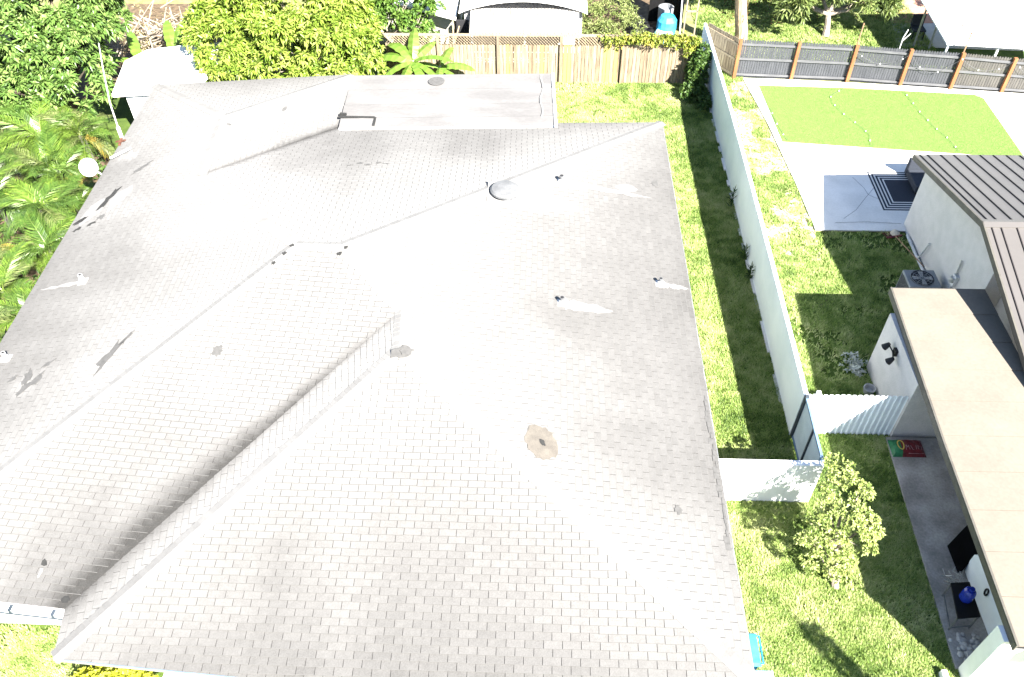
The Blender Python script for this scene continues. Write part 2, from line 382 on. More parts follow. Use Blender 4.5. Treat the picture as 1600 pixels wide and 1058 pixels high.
# ================================================================== SETTING: ground and paving
def sheet(name, pts, z, m, kind='structure', thick=0, label=None):
    b = MB()
    if thick: b.hexa([(x, y, z - thick) for x, y in pts], [(x, y, z) for x, y in pts])
    else: b.quad(*[(x, y, z) for x, y in pts])
    o = b.build(name, m); o['kind'] = kind
    if label: o['label'] = label
    return o
# ground: subdivided only where needed; one sheet reaching the horizon
sheet('ground', [(-600, -600), (600, -600), (600, 900), (-600, 900)], -.012, MAT['soil'])
sheet('lawn', [(-30, 2), (9.4, 2), (9.4, 36), (-30, 36)], -.004, MAT['grass_ground'])
sheet('lawn', [(9.4, 14.1), (12.55, 14.1), (12.55, 22.85), (9.4, 22.85)], -.004, MAT['grass_ground'])
sheet('lawn', [(7.1, 33.4), (40, 31.5), (40, 60), (7.1, 60)], -.002, MAT['grass_ground'])
# sandy strip along the concrete behind the white wall
sheet('sand_strip', [(7.0, 19.0), (9.4, 19.0), (9.4, 25.7), (9.0, 29.5), (8.6, 33.1), (7.0, 33.4)], .0005, MAT['sand'])
# concrete yard (one slab with a step edge)
conc = [(8.55, 33.1), (9.0, 29.5), (9.3, 25.7), (9.46, 22.9), (12.5, 22.9), (12.52, 22.2), (26, 21.6), (26, 31.6), (19.9, 32.0), (14.9, 32.6), (10.5, 33.0)]
sheet('concrete_yard', conc, .06, MAT['concrete'], thick=.12)
sheet('concrete_kerb', [(9.52, 22.84), (12.5, 22.84), (12.5, 23.2), (9.52, 23.2)], .075, MAT['concrete'])
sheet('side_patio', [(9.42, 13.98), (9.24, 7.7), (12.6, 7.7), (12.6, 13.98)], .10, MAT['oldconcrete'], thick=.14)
def crack(pts, z, w=.012):
    b = MB()
    for p, q in zip(pts[:-1], pts[1:]): b.bar((*p, z), (*q, z), w, .002)
    o = b.build('crack', MAT['patch_grey']); o['kind'] = 'structure'; return o
crack([(10.55, 23.5), (11.1, 24.0), (11.6, 24.7), (12.05, 25.3)], .062)
crack([(11.45, 25.95), (11.7, 25.3), (11.75, 24.9), (12.1, 24.6)], .062)
crack([(10.2, 23.25), (11.3, 23.32), (12.45, 23.24)], .077)
# front path and far yard surfaces
sheet('front_path', [(-8.3, 4.2), (-3.5, 4.2), (-3.5, 7.58), (-8.1, 7.58)], .03, MAT['concrete'], thick=.06)
sheet('far_patio', [(15.9, 36.1), (24, 35.6), (24, 39.2), (16.3, 38.3)], .02, MAT['greywall'], thick=.03)
sheet('mulch_bed', [(8.6, 38.0), (17.6, 38.7), (18.5, 41.5), (8.0, 41.5)], .012, MAT['mulch'])
sheet('tile_terrace', [(16.2, 38.3), (19.2, 38.35), (19.2, 41.5), (17.4, 41.5)], .03, MAT['coral'])
sheet('dirt_patch', [(-20, 31), (-14.5, 31.4), (-13.5, 40), (-21, 40)], .006, MAT['dirt'])
sheet('dirt_patch', [(1.2, 33.4), (5.5, 33.2), (5.5, 41), (1.2, 41)], .006, MAT['dirt'])

# ================================================================== MAIN HOUSE
ZE = 2.75
PL = {'R': (.2030, .0004, 3.5884), 'L': (-.2391, -.0047, 6.0186), 'F': (-.0164, -.1983, 1.4666), 'W': (-.0003, -.2168, 1.3976),
      'WL': (-.2085, -.0368, 4.4246), 'B': (-.0061, .2153, 8.1474), 'RR': (.2305, .0215, 1.7306), 'RB': (-.0267, .2209, 9.178)}
def meet(*ks):
    A = [[0, 0, 1] if k == 'E' else [PL[k][0], PL[k][1], 1] for k in ks]; r = [ZE if k == 'E' else PL[k][2] for k in ks]
    return np.linalg.solve(np.array(A, float), np.array(r, float))
J = {'ridgeR': ('R', 'F', 'B'), 'ridgeL': ('L', 'F', 'B'), 'V3': ('R', 'F', 'WL'), 'apex': ('R', 'W', 'WL'), 'FR': ('R', 'W', 'E'),
     'FL': ('W', 'WL', 'E'), 'valF': ('F', 'WL', 'E'), 'BR': ('R', 'B', 'E'), 'BL': ('L', 'RB', 'E'), 'V10': ('L', 'B', 'RR'),
     'V11': ('L', 'RR', 'RB'), 'cRR': ('RR', 'RB', 'E'), 'valB': ('B', 'RR', 'E'), 'LFc': ('L', 'F', 'E')}
J = {k: meet(*v) for k, v in J.items()}
J['FM'] = np.array([-3.9, 5.93, PL['W'][2] - PL['W'][0] * -3.9 - PL['W'][1] * 5.93])          # the front eave bows out a little
J['FM'][2] = PL['W'][2] - PL['W'][0] * J['FM'][0] - PL['W'][1] * J['FM'][1]
def onplane(k, x, y): a, b, c = PL[k]; return c - a * x - b * y
FACES = {  # convex pieces, as lists of joint names / explicit xy
 'R': [['BR', 'ridgeR', 'V3', (J['BR'][0], J['V3'][1])], ['V3', 'apex', 'FR', (J['FR'][0], J['V3'][1])]],
 'L': [['ridgeL', 'V10', (J['BL'][0], J['V10'][1]), 'LFc'], ['V10', 'V11', 'BL', (J['BL'][0], J['V10'][1])]],
 'F': [['ridgeL', 'LFc', 'valF', 'V3', 'ridgeR']],
 'W': [['apex', 'FL', 'FM', 'FR']], 'WL': [['V3', 'valF', 'FL', 'apex']],
 'B': [['ridgeL', 'ridgeR', 'BR', 'valB', 'V10']], 'RR': [['V10', 'valB', 'cRR', 'V11']], 'RB': [['V11', 'cRR', 'BL']]}
def xy(q): return np.array(J[q][:2]) if isinstance(q, str) else np.array(q, float)
def eave_pt(face, q):
    """explicit eave points are pulled onto the eave line of the face (z = ZE)"""
    if isinstance(q, str): return xy(q)
    a, b, c = PL[face]; x, y = q
    if abs(a) > abs(b): x = (c - ZE - b * y) / a
    else: y = (c - ZE - a * x) / b
    return np.array([x, y])

house = thing('house', 'large single-storey house under a worn grey shingle hip roof', 'house', (0, 0, 0))
# --- hips, ridges and valleys (2D) for the roof tone
HIPS = [('ridgeL', 'ridgeR'), ('ridgeR', 'V3'), ('V3', 'apex'), ('apex', 'FR'), ('apex', 'FL'), ('ridgeL', 'LFc'), ('ridgeR', 'BR'), ('ridgeL', 'V10'), ('V10', 'V11'), ('V11', 'BL'), ('V11', 'cRR')]
def segdist(x, y, a, b):
    a = np.array(a[:2]); b = np.array(b[:2]); d = b - a; L2 = d @ d
    t = np.clip(((x - a[0]) * d[0] + (y - a[1]) * d[1]) / L2, 0, 1)
    return np.hypot(x - a[0] - t * d[0], y - a[1] - t * d[1]), t
RUNS = [('R', -.9, 19.55, 2.6, .34, .45), ('L', -10.3, 13.0, 1.0, .35, .45), ('L', -12.2, 12.7, .9, .3, .3), ('L', -13.2, 22.6, .8, .15, .5), ('F', -7.5, 12.6, 1.2, .5, .15)]
def wear_and_light(face, x, y, z):
    """shingle tone, dark (0) to light (1): stains run down the slope, roof glow and sun balance painted in"""
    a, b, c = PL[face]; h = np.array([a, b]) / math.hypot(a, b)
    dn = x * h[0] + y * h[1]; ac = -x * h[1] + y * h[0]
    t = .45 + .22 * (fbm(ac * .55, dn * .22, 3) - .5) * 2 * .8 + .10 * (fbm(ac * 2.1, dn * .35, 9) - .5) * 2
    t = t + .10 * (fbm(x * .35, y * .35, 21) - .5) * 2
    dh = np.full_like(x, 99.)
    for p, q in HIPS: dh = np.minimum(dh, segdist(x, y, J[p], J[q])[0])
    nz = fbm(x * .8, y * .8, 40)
    t = t + .36 * np.exp(-(dh / (1.3 + 1.4 * nz)) ** 1.4) + .30 * sstep(3.1, 4.2, z) * (.6 + .8 * nz)  # bright glow painted into the tone near hips and high up
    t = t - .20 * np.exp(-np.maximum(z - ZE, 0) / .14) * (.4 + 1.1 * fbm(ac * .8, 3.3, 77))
    t = t + {'W': -.02, 'F': .0, 'R': .03, 'L': .13, 'WL': .08}.get(face, .16)  # per-face offsets and caps even out sun brightness within the colour
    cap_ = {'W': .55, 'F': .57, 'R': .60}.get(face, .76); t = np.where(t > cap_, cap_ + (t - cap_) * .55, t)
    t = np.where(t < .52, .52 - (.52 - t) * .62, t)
    # valley stains
    d, tt = segdist(x, y, J['V3'], J['valF'])
    wdt = (.10 + .34 * sstep(.05, .75, tt) * (1 - .45 * sstep(.85, 1, tt))) * (.55 + .9 * fbm(x * 1.7, y * 1.7, 55))
    if face == 'F': t = t - .62 * np.exp(-(d / wdt) ** 2) * (.35 + .75 * sstep(0, .45, tt)) - .10 * np.exp(-(d / .9) ** 2) * tt
    if face == 'WL': t = t - .40 * np.exp(-(d / (wdt * .45)) ** 2)
    d, tt = segdist(x, y, J['V10'], J['valB'])
    if face in ('B', 'RR'): t = t - .55 * np.exp(-(d / (.03 + .09 * tt)) ** 2)
    for f, rx, ry, L, wd, st in RUNS:
        if f != face: continue
        dd = (x - rx) * h[0] + (y - ry) * h[1]; aa = -(x - rx) * h[1] + (y - ry) * h[0]
        aa = aa + .05 * (fbm(dd * 2, 1.5, 61) - .5)
        t = t + st * np.exp(-(np.abs(aa) / (wd * (1 - .4 * np.clip(dd / L, 0, 1)))) ** 2.2) * sstep(-.12, .05, dd) * (1 - sstep(.35 * L, L, dd))
    return t
# --- shingles
EDGE = .009
EXP, TAB, GAP, BUTT = .152, .358, .0105, .016
def clip_half(poly, n, d):
    out = []
    for i in range(len(poly)):
        p, q = poly[i], poly[(i + 1) % len(poly)]; a = p @ n - d; b = q @ n - d
        if a >= 0: out.append(p)
        if (a >= 0) != (b >= 0): out.append(p + (q - p) * (a / (a - b)))
    return out
SV, SMi, SFn, STone = [], [], [], []
pieces = []
for face, polys in FACES.items():
    a, b, c = PL[face]; nrm = np.array([a, b, 1.]); nrm /= np.linalg.norm(nrm)
    h = np.array([a, b]) / math.hypot(a, b); sl_ = math.hypot(a, b)
    ev = -np.array([h[0], h[1], -sl_]); ev /= np.linalg.norm(ev)           # up-slope
    eu = np.cross(ev, nrm)                                                  # horizontal
    o2 = h * (c - ZE) / sl_; org = np.array([o2[0], o2[1], ZE])             # on the eave line
    def uv(p): q = np.array([p[0], p[1], onplane(face, p[0], p[1])]) - org; return np.array([q @ eu, q @ ev])
    for pi_, poly in enumerate(polys):
        pts2 = [eave_pt(face, q) for q in poly]
        P = [uv(p) for p in pts2]; ctr = sum(P) / len(P); hp = []
        for i in range(len(P)):
            p, q = P[i], P[(i + 1) % len(P)]; n = np.array([-(q - p)[1], (q - p)[0]]); n /= np.linalg.norm(n)
            if n @ (ctr - p) < 0: n = -n
            hp.append((n, n @ p))
        umin, umax = min(p[0] for p in P), max(p[0] for p in P); vmin, vmax = min(p[1] for p in P), max(p[1] for p in P)
        for r in range(int(vmin / EXP) - 1, int(vmax / EXP) + 1):
            v0 = r * EXP; sh = (r % 2) * TAB / 2 + (_hash(r, 5, len(face)) - .5) * .03
            for cidx in range(int((umin - sh) / TAB) - 1, int((umax - sh) / TAB) + 1):
                u0 = cidx * TAB + sh
                dv = (_hash(cidx, r, 3) - .5) * .012
                cell = [np.array([u0 + GAP / 2, v0 + dv]), np.array([u0 + TAB - GAP / 2, v0 + dv]), np.array([u0 + TAB - GAP / 2, v0 + EXP + .012]), np.array([u0 + GAP / 2, v0 + EXP + .012])]
                full = True; dead = False
                for n, d in hp:
                    s_ = [q @ n - d for q in cell]
                    if max(s_) <= 0: dead = True; break
                    if min(s_) < 0: full = False; cell = clip_half(cell, n, d)
                    if len(cell) < 3: dead = True; break
                if dead: continue
                if face == 'W' and full:
                    mid = org + eu * (u0 + TAB / 2) + ev * (v0 + EXP / 2); px_, py_ = cam_px(mid)
                    if 0 < px_ < 1600 and py_ < 1052: pieces.append((np.linalg.norm(mid - [0, 0, CAM_H]), u0, v0 + dv, mid, org, eu, ev, nrm))
                    continue_piece = True
                else: continue_piece = False
                if continue_piece and 0 < px_ < 1600 and py_ < 1052: continue
                n0 = len(SV); k = len(cell); tj = (_hash(cidx + 77, r + 9, 8) - .5) * .07
                top = []
                for q in cell:
                    f = min(max((q[1] - v0) / EXP, 0), 1); off = BUTT * (1 - f) + .003
                    top.append(org + eu * q[0] + ev * q[1] + nrm * off)
                bot = [t_ - nrm * (BUTT + .004) for t_ in top]
                SV += top + bot; STone += [(face, tj)] * (2 * k)
                if full:
                    m0 = len(SV); fr_ = EDGE / (cell[3][1] - cell[0][1]); SV += [top[0] + (top[3] - top[0]) * fr_, top[1] + (top[2] - top[1]) * fr_]; STone += [(face, tj)] * 2
                    SFn.append((m0, m0 + 1, n0 + 2, n0 + 3)); SFn.append((n0, n0 + 1, m0 + 1, m0)); SMi += [0, 2] + [1] * k
                else: SFn.append(tuple(n0 + i for i in range(k))); SMi += [0] + [1] * k
                for i in range(k):
                    j = (i + 1) % k; SFn.append((n0 + i, n0 + k + i, n0 + k + j, n0 + j))
pieces.sort(key=lambda t_: t_[0])
extra = pieces[300:]; pieces = pieces[:300]
def add_full(face, u0, v0, org, eu, ev, nrm, tj):
    n0 = len(SV)
    cell = [(u0 + GAP / 2, v0, 1), (u0 + TAB - GAP / 2, v0, 1), (u0 + TAB - GAP / 2, v0 + EXP + .012, 0), (u0 + GAP / 2, v0 + EXP + .012, 0)]
    top = [org + eu * u + ev * v + nrm * (BUTT * f + .003) for u, v, f in cell]
    SV.extend(top + [t_ - nrm * (BUTT + .004) for t_ in top]); STone.extend([(face, tj)] * 8)
    m0 = len(SV); fr_ = EDGE / (EXP + .012); SV.extend([top[0] + (top[3] - top[0]) * fr_, top[1] + (top[2] - top[1]) * fr_]); STone.extend([(face, tj)] * 2); SFn.extend([(m0, m0 + 1, n0 + 2, n0 + 3), (n0, n0 + 1, m0 + 1, m0)]); SMi.extend([0, 2, 1, 1, 1, 1])
    for i in range(4):
        j = (i + 1) % 4; SFn.append((n0 + i, n0 + 4 + i, n0 + 4 + j, n0 + j))
for p in extra: add_full('W', p[1], p[2], p[4], p[5], p[6], p[7], random.uniform(-.035, .035))
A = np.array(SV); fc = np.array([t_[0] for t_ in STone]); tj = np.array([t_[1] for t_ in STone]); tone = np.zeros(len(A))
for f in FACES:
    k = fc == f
    if k.any(): tone[k] = wear_and_light(f, A[k, 0], A[k, 1], A[k, 2]) + tj[k]
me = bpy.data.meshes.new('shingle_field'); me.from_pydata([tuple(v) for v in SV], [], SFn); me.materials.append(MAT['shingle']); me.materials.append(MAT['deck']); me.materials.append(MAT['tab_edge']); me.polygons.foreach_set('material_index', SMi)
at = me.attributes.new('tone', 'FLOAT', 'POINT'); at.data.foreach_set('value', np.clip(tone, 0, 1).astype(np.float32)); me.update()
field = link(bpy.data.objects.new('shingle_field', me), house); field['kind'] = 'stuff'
# the nearest 300 tabs as pieces
b = MB()
cell = [(GAP / 2, 0, 1), (TAB - GAP / 2, 0, 1), (TAB - GAP / 2, EXP + .012, 0), (GAP / 2, EXP + .012, 0)]
top = [(u, v, BUTT * f + .003) for u, v, f in cell]; bot = [(u, v, BUTT * f - BUTT - .001) for u, v, f in cell]
f_e = 1 - EDGE / (EXP + .012); b.v = top + bot + [(GAP / 2, EDGE, BUTT * f_e + .003), (TAB - GAP / 2, EDGE, BUTT * f_e + .003)]; b.f = [(8, 9, 2, 3), (0, 1, 9, 8)] + [(i, 4 + i, 4 + (i + 1) % 4, (i + 1) % 4) for i in range(4)]; b.mi = [0, 2, 1, 1, 1, 1]
tabme = b.mesh('shingle', [MAT['shingle_obj'], MAT['deck'], MAT['tab_edge']])
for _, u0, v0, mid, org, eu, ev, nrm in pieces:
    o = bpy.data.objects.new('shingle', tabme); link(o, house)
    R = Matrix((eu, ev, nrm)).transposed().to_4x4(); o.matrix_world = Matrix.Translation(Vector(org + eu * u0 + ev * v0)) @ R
    t_ = float(np.clip(wear_and_light('W', np.array([mid[0]]), np.array([mid[1]]), np.array([mid[2]]))[0] + random.uniform(-.035, .035), 0, 1))
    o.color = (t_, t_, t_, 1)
# deck below the shingles
b = MB()
for face, polys in FACES.items():
    for poly in polys:
        pts2 = [eave_pt(face, q) for q in poly]
        pts = [(p[0], p[1], onplane(face, p[0], p[1]) - .006) for p in pts2]
        n = (Vector(pts[1]) - Vector(pts[0])).cross(Vector(pts[2]) - Vector(pts[0]))
        b.quad(*(pts if n.z > 0 else pts[::-1]))
b.build('roof_deck', MAT['deck'], house)
# fascia, drip edge and soffit
loop = ['FL', 'FM', 'FR', 'BR', 'valB', 'cRR', 'BL', 'LFc', 'valF']
b = MB(); LP = [Vector(J[k]) for k in loop]
for i in range(len(LP)):
    p, q = LP[i], LP[(i + 1) % len(LP)]; d = (q - p).normalized(); out = Vector((d.y, -d.x, 0))
    z0, z1 = -(.07 if loop[i] in ('FL', 'FM') else .20), -.012
    def pt(v, o_, z): return (v.x + out.x * o_, v.y + out.y * o_, v.z + z)
    b.hexa([pt(p, -.03, z0), pt(p, .012, z0), pt(q, .012, z0), pt(q, -.03, z0)], [pt(p, -.03, z1), pt(p, .012, z1), pt(q, .012, z1), pt(q, -.03, z1)])
    if loop[i] in ('FL', 'FM'): b.mi[-6:] = [1] * 6
fas = b.build('fascia', [MAT['white'], MAT['gateframe']], house)
b = MB(); b.quad(*[(v.x + (.04 if k in ('FL', 'LFc', 'BL') else -.04), v.y + (.10 if k in ('FL', 'FM', 'FR') else 0), v.z - .06 if k in ('FL', 'FM', 'FR') else ZE - .12) for k, v in reversed(list(zip(loop, LP)))]); b.build('soffit', MAT['white'], house)
b = MB()
for k0, k1 in (('LFc', 'valF'), ('FL', 'FM'), ('FM', 'FR'), ('FR', 'BR')):   # metal drip edge showing below the shingles
    p, q = Vector(J[k0]), Vector(J[k1]); d = (q - p).normalized(); out = Vector((d.y, -d.x, 0)) * .02
    b.bar(p + out + Vector((0, 0, -.03)), q + out + Vector((0, 0, -.03)), .012, .05)
b.build('drip_edge', MAT['gateframe'] if False else MAT['metal'], house)
# gutter on the left front eave
b = MB(); p, q = Vector(J['LFc']), Vector(J['valF']); d = (q - p).normalized(); out = Vector((d.y, -d.x, 0))
b.bar(p + out * .08 + Vector((0, 0, -.10)), q + out * .08 + Vector((0, 0, -.10)), .11, .10)
gut = b.build('gutter', MAT['white'], house)
b = MB(); b.bar(p + out * .145 + Vector((0, 0, -.155)), q + out * .145 + Vector((0, 0, -.155)), .03, .03); b.build('gutter_shade_strip', MAT['gatepost'], gut)  # dark strip stands in for the shadow gap under the gutter
for k in range(3):
    bb = MB(); c = p.lerp(q, .55 + .2 * k) + out * .08; bb.bar(c + d * -.03 + Vector((0, 0, -.09)), c + d * .03 + Vector((0, 0, -.09)), .14, .14)
    bb.build('gutter_bracket', MAT['gatepost'], gut)
# walls
WL_ = [(-8.6, 7.6), (3.45, 7.6), (3.45, 24.5), (-7.5, 24.3), (-7.65, 27.6), (-13.6, 26.8), (-13.25, 8.15), (-8.75, 8.1)]
b = MB()
for i in range(len(WL_)):
    p, q = WL_[i], WL_[(i + 1) % len(WL_)]; b.quad((*p, -.05), (*q, -.05), (*q, ZE - .19), (*p, ZE - .19))
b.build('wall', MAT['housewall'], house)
def house_window(x, y0, y1, z0, z1):
    b = MB(); b.box(x - .02, x + .03, y0 - .06, y1 + .06, z0 - .06, z1 + .06); f = b.build('window', MAT['white'], house)
    b = MB(); b.box(x + .03, x + .036, y0, y1, z0, z1); b.build('pane', MAT['dark'], f)
house_window(3.47, 9.0, 10.6, 1.0, 2.1); house_window(3.47, 15.5, 17.0, 1.0, 2.1); house_window(3.47, 20.5, 21.8, 1.0, 2.1)
# hip and ridge caps: short overlapping pieces folded over the line
def planes_of(p, q):
    r = []
    for k, (a, b_, c) in PL.items():
        if abs(a * p[0] + b_ * p[1] + p[2] - c) < 1e-6 and abs(a * q[0] + b_ * q[1] + q[2] - c) < 1e-6: r.append(k)
    return r
CAPV, CAPF, CAPT = [], [], []
capcount = 0
def run_caps(k0, k1, single, wd=.17, pitch=.145):
    global capcount
    p, q = Vector(J[k0]), Vector(J[k1])
    if p.z < q.z: p, q = q, p            # p top, q bottom
    d = (q - p); L = d.length; d.normalize(); ks = planes_of(J[k0], J[k1])
    sides = []
    for k in ks:
        a, b_, c = PL[k]; n = Vector((a, b_, 1)).normalized(); s_ = n.cross(d).normalized()
        # point away from the line, into this face
        m = np.mean([eave_pt(k, z_) if not isinstance(z_, str) else J[z_][:2] for z_ in FACES[k][0]], axis=0)
        if s_.dot(Vector((m[0], m[1], 0)) - Vector((p.x, p.y, 0))) < 0: s_ = -s_
        sides.append((s_, n))
    (s1, n1), (s2, n2) = sides; up = (n1 + n2).normalized()
    N = int(L / pitch)
    for i in range(N):
        a0 = p + d * (i * pitch - .02); a1 = p + d * min(i * pitch + pitch + .015, L)
        j1 = random.uniform(-.008, .008); hi, lo = .022, .034        # lower end sits on the next one
        row = []
        for a_, hh in ((a0, hi), (a1, lo)):
            row.append([a_ + s1 * (wd + j1) + n1 * (hh - .008), a_ + s1 * .05 + n1 * (hh + .004), a_ + up * (hh + .010), a_ + s2 * .05 + n2 * (hh + .004), a_ + s2 * (wd + j1) + n2 * (hh - .008)])
        low = [v - up * .016 for v in row[1]]; 
        edge1 = [row[0][0] - n1 * .03, row[1][0] - n1 * .03]; edge2 = [row[0][4] - n2 * .03, row[1][4] - n2 * .03]
        v = row[0] + row[1] + low + edge1 + edge2
        f = [(k, k + 1, k + 6, k + 5) for k in range(4)] + [(5 + k, 6 + k, 11 + k, 10 + k) for k in range(4)] + [(0, 5, 16, 15), (4, 17, 18, 9)]
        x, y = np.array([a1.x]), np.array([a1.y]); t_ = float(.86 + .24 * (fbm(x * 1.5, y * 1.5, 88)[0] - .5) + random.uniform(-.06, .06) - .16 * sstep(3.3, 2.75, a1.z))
        if single:
            b = MB(); c0 = a1.copy(); b.v = [tuple(w_ - c0) for w_ in v]; b.f = f; b.mi = [0] * len(f)
            o = b.build('ridge_cap', MAT['shingle_obj'], house); o.location = c0; o.color = (t_, t_, t_, 1); capcount += 1
        else:
            n0 = len(CAPV); CAPV.extend([tuple(w_) for w_ in v]); CAPF.extend([tuple(n0 + k for k in ff) for ff in f]); CAPT.extend([t_] * len(v))
run_caps('apex', 'FR', True); run_caps('apex', 'FL', True)
for k0, k1 in HIPS:
    if (k0, k1) not in (('apex', 'FR'), ('apex', 'FL')): run_caps(k0, k1, False)
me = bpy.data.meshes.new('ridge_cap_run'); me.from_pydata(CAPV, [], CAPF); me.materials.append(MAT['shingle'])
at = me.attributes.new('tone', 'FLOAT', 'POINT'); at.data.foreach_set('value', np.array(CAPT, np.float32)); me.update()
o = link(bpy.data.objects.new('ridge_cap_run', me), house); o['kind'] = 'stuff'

# bare spots, tar and flashing on the shingles
def patch(face, x, y, rx, ry, rot, m, name='bare_patch', n=16, rag=.35, off=.022, label=None, seed=1):
    rr = random.Random(seed * 131 + int(x * 100)); v = []
    for k in range(n):
        a = 2 * math.pi * k / n; s_ = 1 + rag * (rr.random() * 2 - 1)
        px_, py_ = rx * s_ * math.cos(a), ry * s_ * math.sin(a)
        X = x + px_ * math.cos(rot) - py_ * math.sin(rot); Y = y + px_ * math.sin(rot) + py_ * math.cos(rot)
        v.append((X, Y, onplane(face, X, Y) + off))
    b = MB(); b.hexa([(p[0], p[1], p[2] - .02) for p in v], v)
    o = b.build(name, m, house)
    if label: o['label'] = label
    return o
patch('R', .1, 10.98, .34, .47, .35, MAT['patch_tan'], 'tar_patch', 30, .10, label='round tan tar patch around a cut-off pipe')
patch('R', .12, 10.98, .05, .10, .5, MAT['patch_dark'], off=.030, rag=.2)
patch('R', .0, 11.15, .12, .17, .2, MAT['patch_tan'], 'tar_patch', 12, .3, off=.026)
patch('R', -3.05, 13.02, .17, .13, .0, MAT['patch_grey'], seed=2, off=.06); patch('W', -3.2, 12.93, .26, .13, .1, MAT['patch_grey'], seed=3, off=.06)
patch('L', -10.35, 13.22, .14, .56, -.35, MAT['patch_grey'], rag=.5, seed=4, label='long bare grey strip where tabs are torn off')
patch('L', -10.1, 13.75, .05, .28, -.45, MAT['patch_grey'], rag=.5, seed=9)
patch('L', -12.2, 12.75, .10, .34, -.6, MAT['patch_grey'], rag=.7, seed=5); patch('L', -12.45, 12.95, .08, .24, .2, MAT['patch_grey'], rag=.7, seed=6); patch('L', -12.05, 13.3, .06, .16, -.8, MAT['patch_grey'], rag=.6, seed=16)
patch('L', -12.85, 12.98, .06, .12, -.7, MAT['patch_grey'], rag=.5, seed=7)
patch('L', -13.55, 19.75, .30, .62, -.35, MAT['patch_light'], 'bare_patch', 9, .25, seed=8, label='pale patch of exposed underlay near the left eave'); patch('L', -12.85, 20.2, .24, .55, -.3, MAT['patch_light'], 'bare_patch', 9, .3, seed=10)
patch('L', -13.2, 20.3, .10, .42, -.3, MAT['patch_dark'], rag=.6, seed=11, off=.026); patch('L', -13.75, 19.35, .08, .26, -.9, MAT['patch_dark'], rag=.5, seed=12); patch('L', -13.3, 19.1, .05, .14, -.9, MAT['patch_dark'], rag=.5, seed=13); patch('L', -13.7, 18.95, .05, .14, -.9, MAT['patch_dark'], rag=.5, seed=18)
patch('L', -12.68, 21.65, .08, .35, -.75, MAT['patch_grey'], rag=.5, seed=14); patch('L', -13.1, 19.35, .14, .10, .2, MAT['patch_grey'], rag=.5, seed=19)
patch('F', -7.58, 13.16, .12, .15, 0, MAT['patch_grey'], rag=.25, seed=15); patch('F', -10.04, 8.14, .06, .08, .6, MAT['patch_dark'], n=6, rag=.3, seed=17)
patch('F', -9.36, 7.42, .10, .07, 0, MAT['patch_dark'], n=6, rag=.2, seed=20)
patch('R', 3.52, 21.52, .10, .17, .1, MAT['patch_grey'], n=8, rag=.2, seed=21); patch('R', 3.03, 9.72, .08, .10, .1, MAT['patch_grey'], rag=.4, seed=22)
patch('R', 2.6, 21.0, .34, .20, .1, MAT['patch_light'], 'bare_patch', 8, .2, seed=23, off=.02)
for k in range(5):
    patch('B', -5.9 + .28 * k, 21.45 + random.uniform(-.15, .15), .09, .05, .2, MAT['patch_grey'], rag=.6, seed=24 + k, off=.02)
patch('RR', -8.8, 25.04, .06, .20, -.2, MAT['patch_grey'], n=6, rag=.15, seed=30)
patch('RR', -10.2, 23.5, .10, .05, 0, MAT['patch_grey'], n=6, rag=.3, seed=33)
for x_, y_, s_ in ((-4.95, 16.2, 1), (-5.08, 16.0, 2), (-6.35, 16.25, 3), (-6.5, 16.0, 4), (-6.72, 15.7, 5)):
    patch('F', x_, y_, .06, .04, .6, MAT['patch_dark'], rag=.4, seed=40 + s_, off=.05)
def streak(face, x, y, L, w0, w1, sd):
    a, b_, c = PL[face]; h = np.array([a, b_]) / math.hypot(a, b_); n = 12; rr = random.Random(sd); lf, rt = [], []
    for k in range(n + 1):
        u = k / n; w_ = (w0 * (1 - u) + w1 * u) * rr.uniform(.65, 1.25) * (1 if u < .8 else (1 - u) * 5 + .05); p = np.array([x, y]) + h * L * u + np.array([-h[1], h[0]]) * rr.uniform(-.02, .02)
        for q, l in ((p - np.array([-h[1], h[0]]) * w_, lf), (p + np.array([-h[1], h[0]]) * w_, rt)): l.append((q[0], q[1], onplane(face, q[0], q[1]) + .0235))
    b = MB()
    for k in range(n): b.quad(lf[k], lf[k + 1], rt[k + 1], rt[k])
    b.build('bleach_streak', MAT['streak'], house)
streak('R', .66, 20.70, 2.7, .15, .05, 1); streak('R', .66, 15.46, 1.25, .19, .10, 2); streak('R', 3.33, 16.84, .75, .12, .04, 3); streak('L', -12.45, 16.34, 1.25, .10, .03, 4); streak('L', -13.47, 13.72, .4, .10, .05, 5); streak('F', -10.05, 8.02, .2, .035, .02, 6)
# dark worn strip along the right eave
b = MB()
for k in range(26):
    y = 8.9 + k * .16; x = 4.06 - random.uniform(.02, .12); b.quad((x, y, onplane('R', x, y) + .021), (4.07, y, onplane('R', 4.07, y) + .021), (4.07, y + .17, onplane('R', 4.07, y + .17) + .021), (x, y + .17, onplane('R', x, y + .17) + .021))
o = b.build('worn_edge', MAT['patch_grey'], house); o['kind'] = 'stuff'
